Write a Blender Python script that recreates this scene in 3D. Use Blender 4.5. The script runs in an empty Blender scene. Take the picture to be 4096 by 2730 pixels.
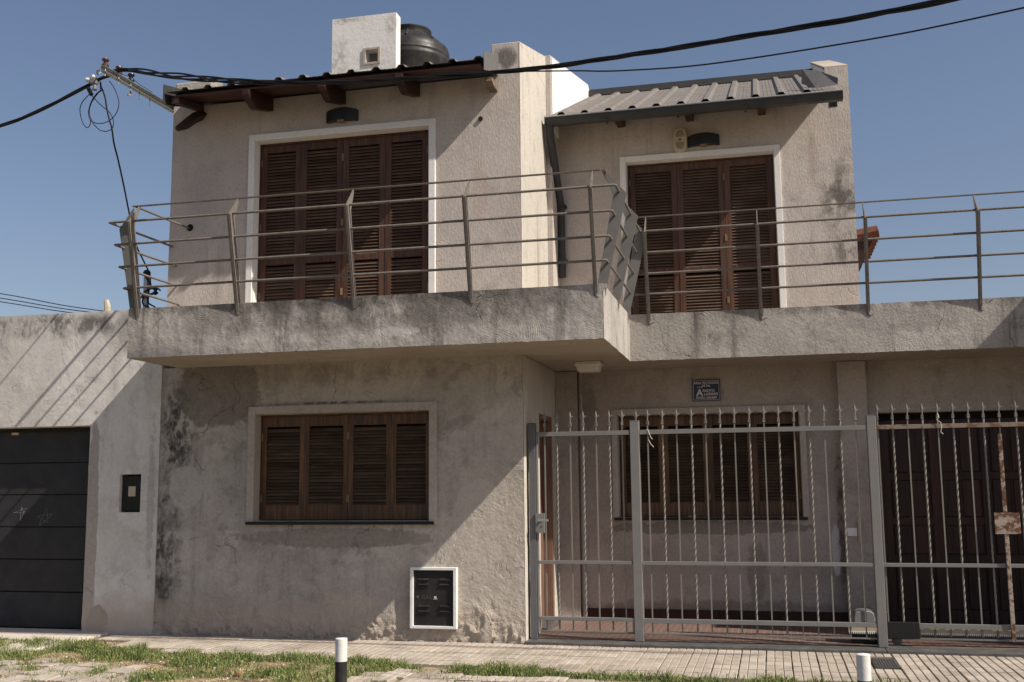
import bpy, math, random
import numpy as np
from mathutils import Vector, Matrix, noise as mn
random.seed(7); rng = np.random.default_rng(7)
S = bpy.context.scene; C = S.collection
R = math.radians

# ------------------------------------------------------------------ camera, sky, sun, exposure
cam = bpy.data.objects.new('camera', bpy.data.cameras.new('camera')); C.objects.link(cam)
cam.data.sensor_width = 36; cam.data.lens = 37.531; cam.data.clip_start = .05; cam.data.clip_end = 2000
_p, _r, _y = R(7.79946347), R(-0.54590597), R(13.46635087)
_right = Vector((math.cos(_y), math.sin(_y), 0)); _fwd = Vector((-math.sin(_y), math.cos(_y), 0)); _up = Vector((0, 0, 1))
_f2 = math.cos(_p)*_fwd + math.sin(_p)*_up; _u2 = -math.sin(_p)*_fwd + math.cos(_p)*_up
_r3 = math.cos(_r)*_right + math.sin(_r)*_u2; _u3 = -math.sin(_r)*_right + math.cos(_r)*_u2
cam.matrix_world = Matrix(((_r3.x, _u3.x, -_f2.x, 0), (_r3.y, _u3.y, -_f2.y, -9.6), (_r3.z, _u3.z, -_f2.z, 1.39), (0, 0, 0, 1)))
S.camera = cam
SUN = Vector((1/1.04, -.294, 1.)).normalized()
W = bpy.data.worlds.new('World'); S.world = W; W.use_nodes = True
wn = W.node_tree; sky = wn.nodes.new('ShaderNodeTexSky'); sky.sky_type = 'NISHITA'; sky.sun_disc = False
sky.sun_elevation = math.asin(SUN.z); sky.sun_rotation = math.atan2(SUN.x, SUN.y)
sky.air_density = 1.0; sky.dust_density = 1.8; sky.ozone_density = 1.0
tint = wn.nodes.new('ShaderNodeMix'); tint.data_type = 'RGBA'; tint.blend_type = 'MULTIPLY'; tint.inputs[0].default_value = 1; tint.inputs[7].default_value = (1.055, .995, 1.015, 1)   # white balance of the photograph
wn.links.new(sky.outputs[0], tint.inputs[6]); wn.links.new(tint.outputs[2], wn.nodes['Background'].inputs[0]); wn.nodes['Background'].inputs[1].default_value = .080
sl = bpy.data.lights.new('sun', 'SUN'); sl.energy = 5.0; sl.angle = R(.53); sl.color = (1, .925, .815)
so = bpy.data.objects.new('sun', sl); C.objects.link(so); so.rotation_euler = SUN.to_track_quat('Z', 'Y').to_euler(); so.location = (8, -6, 12)
S.view_settings.view_transform = 'Standard'; S.view_settings.look = 'None'; S.view_settings.exposure = .32; S.view_settings.gamma = 1
S.render.engine = 'CYCLES'

# ------------------------------------------------------------------ material helpers
class G:
    def __init__(s, name, rough=.85, metal=0, spec=.3):
        s.m = bpy.data.materials.new(name); s.m.use_nodes = True; s.nt = s.m.node_tree
        s.b = s.nt.nodes['Principled BSDF']; s.b.inputs['Roughness'].default_value = rough; s.b.inputs['Metallic'].default_value = metal
        s.b.inputs['Specular IOR Level'].default_value = spec
        s.pos = s.nt.nodes.new('ShaderNodeNewGeometry').outputs['Position']
    def put(s, sock, v):
        if isinstance(v, bpy.types.NodeSocket): s.nt.links.new(v, sock)
        elif isinstance(v, (tuple, list)) and len(v) == 3 and sock.type == 'RGBA': sock.default_value = (*v, 1)
        else: sock.default_value = v
    def N(s, t, props=None, **inp):
        n = s.nt.nodes.new('ShaderNode'+t)
        for k, v in (props or {}).items(): setattr(n, k, v)
        for k, v in inp.items(): s.put(n.inputs[k.replace('_', ' ')], v)
        return n
    def mp(s, scale=(1, 1, 1), loc=(0, 0, 0), vec=None):
        return s.N('Mapping', Vector=s.pos if vec is None else vec, Scale=scale, Location=loc).outputs[0]
    def noise(s, scale, detail=4, rough=.55, vec=None, dist=0.):
        return s.N('TexNoise', Vector=s.pos if vec is None else vec, Scale=float(scale), Detail=float(detail), Roughness=rough, Distortion=float(dist)).outputs[0]
    def ramp(s, v, a, b, lo=0., hi=1.):
        n = s.N('MapRange', {'interpolation_type': 'SMOOTHSTEP'}); s.put(n.inputs[0], v)
        for i, x in zip((1, 2, 3, 4), (a, b, lo, hi)): n.inputs[i].default_value = x
        return n.outputs[0]
    def op(s, o, a, b=0.):
        n = s.N('Math', {'operation': o}); s.put(n.inputs[0], a); s.put(n.inputs[1], b); return n.outputs[0]
    def vop(s, o, a, b=(0, 0, 0)):
        n = s.N('VectorMath', {'operation': o}); s.put(n.inputs[0], a); s.put(n.inputs[1], b)
        return n.outputs['Value'] if o in ('LENGTH', 'DISTANCE') else n.outputs[0]
    def mix(s, f, a, b, mode='MIX'):
        n = s.N('Mix', {'data_type': 'RGBA', 'blend_type': mode}); s.put(n.inputs[0], f); s.put(n.inputs[6], a); s.put(n.inputs[7], b); return n.outputs[2]
    def rnd(s): return s.N('ObjectInfo').outputs['Random']
    def axis(s, i): return s.N('SeparateXYZ', Vector=s.pos).outputs[i]
    def bump(s, h, strength, dist, prev=None):
        n = s.N('Bump', Strength=float(strength), Distance=float(dist), Height=h)
        if prev is not None: s.put(n.inputs['Normal'], prev)
        return n.outputs[0]
    def blob(s, c, r, soft=.45, wob=.9, ns=5., tex=0.):
        d = s.vop('LENGTH', s.vop('MULTIPLY', s.vop('SUBTRACT', s.pos, c), tuple(1/x for x in r)))
        d = s.op('ADD', d, s.op('MULTIPLY', s.op('SUBTRACT', s.noise(ns, 6, .65), .5), wob*2))
        m = s.ramp(d, 1.0, 1.0-soft)
        if tex:
            t = s.ramp(s.noise(tex, 9, .72, s.mp((1, 1, .55))), .40, .56); m = s.op('MULTIPLY', m, s.op('ADD', s.op('MULTIPLY', t, .85), .15))
        return m
    def done(s, col, nrm=None, rough=None):
        s.put(s.b.inputs['Base Color'], col)
        if nrm is not None: s.put(s.b.inputs['Normal'], nrm)
        if rough is not None: s.put(s.b.inputs['Roughness'], rough)
        return s.m

def plaster(name, base, alt, dark, stains_and_light=(), grain=1., drag=0., arcs=0., streak=.5, peel=0., crack=0., foot=None, seed=0):
    g = G(name, .92, 0, .15)
    off = g.mp(loc=(seed*3.1, seed*1.7, seed*2.3))
    big = g.noise(.9, 5, .6, off); med = g.noise(4.5, 7, .65, off); fine = g.noise(38, 6, .7, off)
    col = g.mix(g.ramp(big, .36, .66), base, alt)
    col = g.mix(g.op('MULTIPLY', g.ramp(med, .5, .78), .6), col, dark)
    st = g.noise(5, 6, .62, g.mp((1, 1, .09), (seed, 0, 0)))
    col = g.mix(g.op('MULTIPLY', g.ramp(st, .52, .74), streak), col, dark)
    h = g.op('ADD', g.op('MULTIPLY', g.noise(16, 6, .6, off), .7), g.op('MULTIPLY', fine, .55))
    if drag:   # vertically dragged sand finish
        h = g.op('ADD', g.op('MULTIPLY', g.noise(70, 4, .6, g.mp((1, 1, .35))), drag), g.op('MULTIPLY', h, .35))
    if peel:
        pn = g.noise(1.7, 9, .62, off, .6); pe = g.ramp(pn, .53, .575)
        col = g.mix(g.op('MULTIPLY', pe, peel), col, tuple(min(1, c*1.22) for c in alt))
        pe2 = g.ramp(g.noise(2.3, 9, .6, g.mp(loc=(9+seed, 4, 2)), .5), .585, .635)
        col = g.mix(g.op('MULTIPLY', pe2, peel), col, tuple(c*.62 for c in base))
        h = g.op('ADD', h, g.op('MULTIPLY', g.op('SUBTRACT', pe, pe2), .35))
    for c, r, colr, amt, *k in stains_and_light:
        kw = k[0] if k else {}
        bl = g.blob(c, r, **kw)
        col = g.mix(g.op('MULTIPLY', bl, amt), col, colr)
    if crack:
        wv = g.vop('ADD', off, g.vop('MULTIPLY', g.N('TexNoise', Vector=off, Scale=3., Detail=5.).outputs[1], (.5, .5, .5)))
        de = g.N('TexVoronoi', {'feature': 'DISTANCE_TO_EDGE'}, Vector=wv, Scale=1.1).outputs[0]
        ck = g.op('MULTIPLY', g.ramp(de, .006, .0015), g.ramp(g.noise(1.3, 2, .5, off), .52, .6))
        col = g.mix(g.op('MULTIPLY', ck, crack), col, (.03, .027, .024)); h = g.op('SUBTRACT', h, ck)
    col = g.mix(.22, col, g.mix(g.ramp(fine, .3, .7), (.12, .11, .1), (.95, .93, .9)), 'SOFT_LIGHT')
    if foot:
        fz = g.ramp(g.op('ADD', g.axis(2), g.op('MULTIPLY', g.noise(6, 6, .6), -.35)), .28, -.02)
        col = g.mix(g.op('MULTIPLY', fz, .75), col, foot); h = g.op('ADD', h, g.op('MULTIPLY', fz, g.op('MULTIPLY', g.noise(22, 5, .6), 2.2)))
    n = g.bump(h, .6*grain, .013)
    if arcs:
        vo = g.N('TexVoronoi', Vector=g.vop('ADD', g.pos, g.vop('MULTIPLY', g.N('TexNoise', Vector=g.pos, Scale=3., Detail=3.).outputs[1], (.3, .0, .3))), Scale=1.9)
        d = g.vop('DISTANCE', g.pos, g.vop('ADD', vo.outputs['Position'], (.12, .0, -.5)))
        d = g.op('ADD', d, g.op('MULTIPLY', g.noise(7, 4), .03))
        w = g.op('SINE', g.op('MULTIPLY', d, 2*math.pi/.0125))
        w = g.op('MULTIPLY', w, g.ramp(g.noise(3.3, 5, .65, off), .38, .62))
        n = g.bump(w, arcs*.7, .0022, n)
    return g.done(col, n)

def plain(name, col, rough=.5, metal=0, var=.25, scale=18, bump=.1, spec=.4, rust=None, dust=None):
    g = G(name, rough, metal, spec if spec > .55 else spec*.5)
    n = g.noise(scale, 6, .65); c = g.mix(g.op('MULTIPLY', g.ramp(n, .35, .7), var), col, tuple(x*.45 for x in col))
    if rust: c = g.mix(g.ramp(g.noise(rust[1], 8, .7), rust[2], rust[2]+.07), c, rust[0])
    if dust: c = g.mix(g.op('MULTIPLY', g.ramp(g.noise(7, 7, .7), .4, .75), dust[1]), c, dust[0])
    r = g.ramp(n, .3, .7, max(0, rough-.12), min(1, rough+.15))
    return g.done(c, g.bump(g.noise(scale*3, 4), bump, .004), r)

def wood(name, col, dark, vertical, rough=.55, worn=(.30, .24, .19), wamt=.25, fine=38):
    g = G(name, rough, 0, .35)
    v = g.vop('ADD', g.pos, g.vop('MULTIPLY', g.N('CombineXYZ', X=g.rnd(), Y=g.rnd(), Z=g.rnd()).outputs[0], (7, 5, 3)))
    sc = (fine, fine, 2.2) if vertical else (2.2, fine, fine)
    n = g.noise(1., 7, .62, g.mp(sc, vec=v)); c = g.mix(g.ramp(n, .32, .68), dark, col)
    c = g.mix(g.op('MULTIPLY', g.ramp(g.noise(3.2, 6, .65, v), .48, .72), wamt), c, worn)
    c = g.mix(.6, c, g.mix(g.rnd(), (.28, .26, .25), (.72, .72, .72)), 'SOFT_LIGHT')
    return g.done(c, g.bump(n, .25, .003))

# ------------------------------------------------------------------ geometry helpers
class MB:
    def __init__(s): s.v = []; s.f = []
    def add(s, vs, fs):
        o = len(s.v); s.v += [tuple(p) for p in vs]; s.f += [tuple(i+o for i in f) for f in fs]; return s
    def box(s, x0, x1, y0, y1, z0, z1):
        return s.add([(x, y, z) for z in (z0, z1) for y in (y0, y1) for x in (x0, x1)],
                     [(0, 2, 3, 1), (4, 5, 7, 6), (0, 1, 5, 4), (2, 6, 7, 3), (0, 4, 6, 2), (1, 3, 7, 5)])
    def prism(s, poly, ax, a, b):
        n = len(poly); put = {'x': lambda u, v, t: (t, u, v), 'y': lambda u, v, t: (u, t, v), 'z': lambda u, v, t: (u, v, t)}[ax]
        vs = [put(u, v, a) for u, v in poly] + [put(u, v, b) for u, v in poly]
        return s.add(vs, [tuple(range(n))[::-1], tuple(range(n, 2*n))] + [(i, (i+1) % n, n+(i+1) % n, n+i) for i in range(n)])
    def tube(s, pts, r, n=8, cap=True, twist=0.):
        pts = [Vector(p) for p in pts]; o = len(s.v); m = len(pts); ref = None
        for i, p in enumerate(pts):
            t = (pts[min(i+1, m-1)] - pts[max(i-1, 0)]).normalized()
            if ref is None: ref = Vector((0, 0, 1)) if abs(t.z) < .9 else Vector((1, 0, 0))
            a = (ref - t*ref.dot(t)).normalized(); b = t.cross(a); ref = a
            rr = r[i] if isinstance(r, (list, tuple)) else r
            for k in range(n):
                an = 2*math.pi*k/n + twist*i; s.v.append(tuple(p + a*rr*math.cos(an) + b*rr*math.sin(an)))
        for i in range(m-1):
            for k in range(n): s.f.append((o+i*n+k, o+i*n+(k+1) % n, o+(i+1)*n+(k+1) % n, o+(i+1)*n+k))
        if cap: s.f.append(tuple(o+k for k in range(n))[::-1]); s.f.append(tuple(o+(m-1)*n+k for k in range(n)))
        return s
    def lathe(s, prof, c, n=24, ax='z'):
        o = len(s.v); m = len(prof)
        for r, h in prof:
            for k in range(n):
                a = 2*math.pi*k/n; u, w = r*math.cos(a), r*math.sin(a)
                s.v.append({'z': (c[0]+u, c[1]+w, c[2]+h), 'y': (c[0]+u, c[1]+h, c[2]+w), 'x': (c[0]+h, c[1]+u, c[2]+w)}[ax])
        for i in range(m-1):
            for k in range(n): s.f.append((o+i*n+k, o+i*n+(k+1) % n, o+(i+1)*n+(k+1) % n, o+(i+1)*n+k))
        s.f.append(tuple(o+k for k in range(n))[::-1]); s.f.append(tuple(o+(m-1)*n+k for k in range(n)))
        return s
    def mesh(s, name, mat, smooth=False):
        me = bpy.data.meshes.new(name); me.from_pydata(s.v, [], s.f); me.materials.append(mat)
        import bmesh
        bm = bmesh.new(); bm.from_mesh(me); bmesh.ops.recalc_face_normals(bm, faces=bm.faces); bm.to_mesh(me); bm.free()
        if smooth: me.polygons.foreach_set('use_smooth', [True]*len(me.polygons)); me.set_sharp_from_angle(angle=R(40))
        me.update(); return me
    def build(s, name, mat, parent=None, bevel=0., smooth=False, **tg):
        return link(name, s.mesh(name, mat, smooth), parent, bevel=bevel, **tg)

WL = {}
def link(name, me, parent=None, at=(0, 0, 0), rot=None, bevel=0., **tg):
    o = bpy.data.objects.new(name, me); C.objects.link(o); at = Vector(at); WL[o] = at
    if parent is not None: o.parent = parent; o.location = at - WL[parent]
    else: o.location = at
    if rot: o.rotation_euler = rot
    if bevel:
        b = o.modifiers.new('edge', 'BEVEL'); b.width = bevel; b.segments = 2; b.limit_method = 'ANGLE'; b.harden_normals = False
    tag(o, **tg); return o
def tag(o, label=None, cat=None, group=None, kind=None):
    for k, v in (('label', label), ('category', cat), ('group', group), ('kind', kind)):
        if v: o[k] = v
    return o
def thing(name, label, cat, loc=(0, 0, 0), group=None):
    o = bpy.data.objects.new(name, None); C.objects.link(o); o.location = loc; o.empty_display_size = .1; WL[o] = Vector(loc)
    return tag(o, label, cat, group)
def B(x0, x1, y0, y1, z0, z1): return MB().box(x0, x1, y0, y1, z0, z1)
def fbm(x, y, z, o=4): return mn.fractal(Vector((x, y, z)), .9, 2.1, o)

def relief(plane, c, u0, u1, z0, z1, step, amp, holes=(), foot=0., ragged=0., sgn=-1, seed=0.):
    """a plastered face as a finely divided sheet with real unevenness; plane 'y' or 'x', proud side sgn"""
    us = sorted(set(np.round(np.r_[np.linspace(u0, u1, max(2, int((u1-u0)/step)+1)), [h[i] for h in holes for i in (0, 1)]], 5)))
    zs = sorted(set(np.round(np.r_[np.linspace(z0, z1, max(2, int((z1-z0)/step)+1)), [h[i] for h in holes for i in (2, 3)]], 5)))
    m = MB(); nu = len(us)
    for j, z in enumerate(zs):
        for i, u in enumerate(us):
            d = abs(fbm(u*2.2+seed, z*2.2, seed))*amp*.7 + max(0, fbm(u*11+seed, z*11, 3.3))*amp*.5
            if foot and z < .42:
                k = max(0, min(1, 1.6-z/(.10+.26*abs(fbm(u*1.7, 0, 7.7))))); e = fbm(u*8, z*8, 2); d += foot*k*(.42*(1 if e > .04 else 0)+.25*(1 if e > .3 else 0)+max(0, fbm(u*26, z*26, 5.1))*.45)
            zz = z
            if ragged and j == 0: zz = z - ragged*(max(0, fbm(u*12, 0, seed+4))-.5*max(0, fbm(u*31, 2, seed)))
            if ragged and j == len(zs)-1: zz = z + ragged*.22*fbm(u*14, 1, seed+8)
            q = c + sgn*(.002+d)
            m.v.append((u, q, zz) if plane == 'y' else (q, u, zz))
    for j in range(len(zs)-1):
        for i in range(nu-1):
            cu, cz = (us[i]+us[i+1])/2, (zs[j]+zs[j+1])/2
            if any(h[0] < cu < h[1] and h[2] < cz < h[3] for h in holes): continue
            m.f.append((j*nu+i, j*nu+i+1, (j+1)*nu+i+1, (j+1)*nu+i))
    return m
def wall_y(x0, x1, y0, y1, z0, z1, holes=()):
    """a thick wall facing -Y with rectangular openings, as boxes butted end to end"""
    m = MB(); xs = sorted({x0, x1, *[h[0] for h in holes], *[h[1] for h in holes]})
    for a, b in zip(xs, xs[1:]):
        hs = sorted([h for h in holes if h[0] <= a and h[1] >= b], key=lambda h: h[2]); z = z0
        for h in hs:
            if h[2] > z: m.box(a, b, y0, y1, z, h[2])
            z = h[3]
        if z < z1: m.box(a, b, y0, y1, z, z1)
    return m

# ------------------------------------------------------------------ materials
BLK = (.022, .021, .02)
M = {}
M['lower'] = plaster('lower_plaster', (.295, .27, .242), (.43, .396, .36), (.145, .129, .113), grain=1.3, streak=.5, peel=.4, crack=.3, foot=(.40, .34, .28), seed=1, stains_and_light=(
    ((-5.74, 0, 1.95), (.32, .5, .85), (.045, .042, .037), .95, dict(soft=.95, wob=1.0, ns=7, tex=11.)), ((-5.86, 0, .7), (.28, .5, 1.1), (.05, .047, .042), .95, dict(soft=.95, wob=.9, ns=8, tex=10.)),
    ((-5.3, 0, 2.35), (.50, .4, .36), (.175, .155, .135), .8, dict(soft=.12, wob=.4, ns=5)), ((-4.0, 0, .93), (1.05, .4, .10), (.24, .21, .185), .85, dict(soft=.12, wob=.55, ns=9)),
    ((-2.62, 0, 1.05), (.27, .4, .42), (.47, .44, .41), .6, dict(soft=.08, wob=.2, ns=4)), ((-5.62, 0, 1.42), (.2, .4, .22), (.43, .4, .37), .8, dict(soft=.1, wob=.3)),
    ((-4.8, 0, .03), (1.6, .4, .15), (.1, .09, .08), .75, dict(soft=.9, wob=.6, ns=6, tex=7.)), ((-5.2, 0, .9), (.5, .4, .35), (.22, .19, .16), .5, dict(soft=.9, tex=4.)), ((-4.2, 0, 2.5), (1.6, .4, .16), (.19, .165, .14), .55, dict(soft=.9, wob=.6, tex=4.)), ((-4.1, 0, 2.215), (.95, .4, .022), (.05, .045, .04), .8, dict(soft=.9, wob=.9, ns=9, tex=13.)), ((-3.9, 0, .3), (.3, .4, .16), (.46, .4, .33), .6), ((-2.5, 0, .7), (.9, .5, 1.5), (.50, .435, .37), .6, dict(soft=.7, wob=.5, ns=3))))  # last blob paints the sunlit right end of the wall lighter
M['recess'] = plaster('recess_plaster', (.31, .268, .235), (.375, .33, .298), (.19, .16, .138), grain=.8, streak=.35, peel=.25, seed=4, stains_and_light=(
    ((-.6, 1.6, .96), (1.1, .4, .07), (.17, .15, .13), .8, dict(soft=.1, wob=.6, ns=9)), ((-.18, 1.6, .52), (.10, .4, .40), (.2, .175, .155), .7, dict(soft=.35, wob=.8, ns=7)),
    ((.6, 1.6, .75), (.045, .4, .26), (.55, .53, .51), .9, dict(soft=.1, wob=.4)), ((.66, 1.55, 1.0), (.05, .4, .8), (.09, .08, .072), .85, dict(soft=.6, wob=1.0, ns=9, tex=9.)),
    ((-1.85, 1.6, 2.2), (.1, .4, .35), (.09, .085, .08), .5), ((-.5, 1.6, .16), (1.6, .4, .10), (.13, .1, .085), .5)))
M['upper'] = plaster('upper_plaster', (.44, .392, .355), (.51, .46, .42), (.30, .265, .237), grain=.55, drag=.9, streak=.7, crack=.15, seed=2, stains_and_light=(
    ((.80, 1.6, 4.3), (.28, .4, .5), (.12, .11, .1), .95, dict(soft=.9, wob=.9, ns=6, tex=9.)), ((.82, 1.6, 3.78), (.24, .4, .26), (.15, .135, .122), .9, dict(soft=.9, tex=12.)), ((.55, 1.6, 4.75), (.07, .4, .5), (.34, .27, .225), .5, dict(soft=.8)),
    ((-5.55, 0, 4.3), (.28, .4, .8), (.36, .335, .315), .6, dict(soft=.8)), ((-2.33, 0, 5.52), (.12, .4, .16), (.09, .085, .08), .8, dict(wob=.8)), ((-2.6, 0, 4.2), (.1, .4, .4), (.42, .33, .28), .5)))
M['bright'] = plaster('pale_side_plaster', (.46, .43, .38), (.52, .485, .43), (.29, .25, .2), grain=.9, drag=.8, streak=.9, seed=3)
M['white'] = plaster('whitewashed_plaster', (.70, .69, .67), (.74, .73, .71), (.60, .58, .55), grain=.6, streak=.3, crack=.6, seed=6, stains_and_light=(
    ((-4.7, 1.5, 6.35), (.16, .4, .36), (.36, .34, .32), .7, dict(soft=.9, ns=10, tex=16.)), ((-4.55, 1.5, 6.82), (.3, .4, .06), (.3, .26, .21), .8, dict(soft=.9, tex=20.)), ((-4.05, 1.5, 6.72), (.12, .4, .16), (.33, .3, .27), .7, dict(soft=.9, tex=18.)), ((-4.2, 1.5, 6.3), (.4, .4, .3), (.45, .43, .41), .5, dict(soft=.9, tex=24.))))
M['slab'] = plaster('combed_render', (.325, .302, .275), (.435, .405, .372), (.095, .087, .078), grain=1.1, arcs=.55, streak=1., crack=.5, seed=8, stains_and_light=(
    ((-3.4, -.9, 2.92), (2.6, .5, .35), (.14, .127, .113), .85, dict(soft=.8, wob=.5, ns=3, tex=3.6)), ((-3.4, -.9, 2.72), (2.3, .5, .12), (.58, .54, .50), .6, dict(soft=.9, wob=.6, ns=4, tex=6.)),
    ((-3.5, -.9, 3.05), (3.2, .5, .12), (.075, .068, .06), .85, dict(soft=.95, wob=.7, ns=9, tex=6.)), ((1.0, .8, 3.05), (3.0, .5, .10), (.11, .1, .09), .7, dict(soft=.95, wob=.7, ns=9, tex=6.)), ((-1.9, -.9, 2.95), (.5, .5, .25), (.16, .145, .13), .7, dict(soft=.9, tex=5.)), ((-3.1, -.9, 2.74), (.22, .5, .05), (.55, .52, .49), .6), ((1.2, .8, 2.9), (.7, .5, .14), (.27, .25, .235), .5)))
M['patch'] = plaster('mortar_patch', (.42, .38, .34), (.46, .42, .38), (.33, .3, .27), grain=.6, streak=0, seed=15)
M['soffit'] = plaster('slab_underside', (.35, .30, .245), (.41, .355, .295), (.25, .21, .165), grain=.4, streak=.1, seed=9)
M['neigh'] = plaster('neighbour_plaster', (.54, .512, .475), (.645, .62, .585), (.36, .335, .305), grain=.55, streak=.5, peel=.25, crack=.3, foot=(.42, .35, .29), seed=5, stains_and_light=(
    ((-7.3, 0, 3.1), (2.4, .4, .16), (.12, .112, .105), .9, dict(soft=.7, wob=.6, ns=6, tex=5.)), ((-6.2, 0, 3.0), (.5, .4, .22), (.27, .255, .24), .55), ((-6.66, 0, 1.0), (.075, .4, 1.2), (.36, .32, .29), .9, dict(soft=.1, wob=.4, ns=7)),
    ((-6.0, 0, 1.3), (.05, .4, .9), (.34, .32, .3), .6, dict(ns=16)), ((-6.55, 0, .12), (.12, .4, .16), (.2, .175, .155), .9, dict(soft=.1))))
M['concrete'] = plaster('driveway_concrete', (.50, .44, .375), (.56, .5, .43), (.4, .35, .3), grain=.5, streak=0, seed=11)
M['frame'] = plaster('white_surround', (.70, .685, .665), (.74, .725, .70), (.58, .56, .53), grain=.35, streak=.2, seed=12)
M['frame_grey'] = plaster('grey_surround', (.37, .33, .295), (.43, .39, .355), (.26, .23, .2), grain=.5, seed=13)
M['shut_h'] = wood('dark_louvre', (.125, .076, .053), (.072, .044, .031), False, .6, (.2, .165, .14), .3, 7)
M['shut_v'] = wood('dark_shutter', (.11, .05, .029), (.042, .019, .012), True, .5, (.06, .05, .045), .4)
M['low_h'] = wood('brown_louvre', (.092, .06, .037), (.048, .031, .02), False, .65, (.16, .13, .105), .3, 7)
M['low_v'] = wood('brown_shutter', (.145, .072, .03), (.045, .024, .013), True, .5, (.05, .04, .033), .45)
M['beam'] = wood('red_beam', (.05, .017, .011), (.024, .009, .006), False, .5, (.03, .022, .018), .4)
M['board'] = wood('eave_board', (.07, .026, .017), (.034, .013, .009), False, .5, (.1, .05, .035), .4)
M['oldwood'] = wood('weathered_timber', (.2, .155, .115), (.1, .075, .052), False, .8)
M['rot'] = wood('rotten_timber', (.07, .035, .028), (.022, .018, .016), False, .8, (.05, .045, .04), .7)
M['gdoor'] = wood('garage_timber', (.045, .015, .010), (.018, .006, .005), True, .5, (.02, .012, .01), .3)
M['jamb'] = wood('door_jamb', (.21, .125, .09), (.14, .075, .05), True, .5, (.35, .25, .19), .3)
M['tin'] = plain('grey_tin', (.185, .168, .15), .65, 0, .5, 5, .15, dust=((.15, .13, .112), .6))
M['tin_dark'] = plain('dark_tin', (.05, .049, .048), .6, .2, .4, 9)
M['zinc'] = plain('zinc', (.42, .44, .44), .42, .7, .25, 14)
M['flash'] = plain('flashing', (.15, .148, .148), .6, .1, .3, 10, dust=((.12, .11, .1), .4))
M['gutter'] = plain('gutter_paint', (.045, .046, .046), .4, 0, .35, 7, spec=.5)
M['pipe'] = plain('downpipe_grey', (.048, .049, .051), .6, 0, .3, 6)
M['rail'] = plain('rail_steel', (.175, .155, .135), .55, .1, .4, 22, rust=((.12, .085, .065), 26, .56), dust=((.24, .21, .18), .4))
M['plate'] = plain('plate_steel', (.165, .16, .153), .6, .05, .25, 9, dust=((.2, .185, .17), .5))
M['gate'] = plain('gate_paint', (.195, .188, .18), .42, .05, .2, 12, .05, .5)
M['bar'] = plain('bar_paint', (.215, .2, .18), .4, .1, .25, 30, .1, .5, rust=((.13, .075, .045), 6, .64))
M['darkpost'] = plain('dark_post', (.13, .132, .138), .45, .2, .25, 9)
M['rust'] = plain('rusty_steel', (.36, .30, .25), .7, 0, .5, 25, .3, rust=((.13, .06, .034), 14, .47), dust=((.07, .04, .03), .6))
M['rustrail'] = plain('browned_rail', (.23, .19, .16), .6, .1, .4, 14, rust=((.15, .085, .05), 11, .5))
M['black'] = plain('black_plastic', BLK, .35, 0, .2, 12, .05, .5)
M['tank'] = plain('tank_plastic', (.022, .021, .02), .45, 0, .3, 5, .05, .5, dust=((.085, .08, .074), .5))
M['cable'] = plain('cable_sheath', (.014, .0135, .014), .45, 0, .2, 40, .1, .4)
M['porcelain'] = plain('brown_porcelain', (.075, .028, .02), .12, 0, .1, 5, 0, .6)
M['porcelain_black'] = plain('black_porcelain', (.012, .012, .012), .12, 0, .1, 5, 0, .6)
M['whitepaint'] = plain('white_enamel', (.74, .73, .71), .5, 0, .15, 14, .1, dust=((.5, .46, .41), .3))
M['beige'] = plain('aged_plastic', (.50, .42, .30), .5, 0, .2, 12)
M['lampwhite'] = plain('diffuser', (.66, .62, .56), .45, 0, .12, 12)
M['blackpaint'] = plain('black_enamel', (.02, .02, .019), .4, 0, .3, 20, .1)
M['gasdoor'] = plain('gas_door_black', (.02, .0195, .019), .45, 0, .3, 9, .1, dust=((.05, .046, .042), .5))
M['granite'] = plain('dark_granite', (.085, .083, .08), .4, 0, .5, 60, .05, dust=((.2, .18, .16), .5))
M['navy'] = plain('sign_navy', (.035, .045, .10), .4, 0, .15, 8)
M['signwhite'] = plain('sign_letters', (.60, .57, .52), .5, 0, .05, 8)
M['gpanel'] = plain('charcoal_panel', (.030, .030, .033), .5, 0, .3, 4, .08, dust=((.05, .048, .047), .5))
M['chalk'] = plain('chalk', (.24, .24, .24), .9)
M['string'] = plain('string', (.62, .56, .42), .9)
M['brass'] = plain('hinge_brass', (.30, .23, .12), .45, .6)
M['dark'] = plain('void', (.012, .011, .01), .9)
M['motor'] = plain('motor_shell', (.22, .225, .22), .5, 0, .3, 8, dust=((.2, .19, .18), .4))
M['iron'] = plain('cast_iron', (.10, .097, .093), .55, .3, .3, 30)
M['redskirt'] = plain('maroon_skirting', (.04, .017, .014), .4, 0, .4, 6)
M['brick'] = plain('broken_brick', (.32, .13, .08), .9, 0, .4, 30, .4)
M['rubble'] = plain('mortar_crumb', (.58, .53, .46), .95, 0, .3, 30, .4)
M['rooftile'] = plain('clay_tile', (.14, .055, .036), .8, 0, .5, 12, .2)
M['sidefar'] = plain('greyed_post', (.5, .44, .33), .9)

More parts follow.
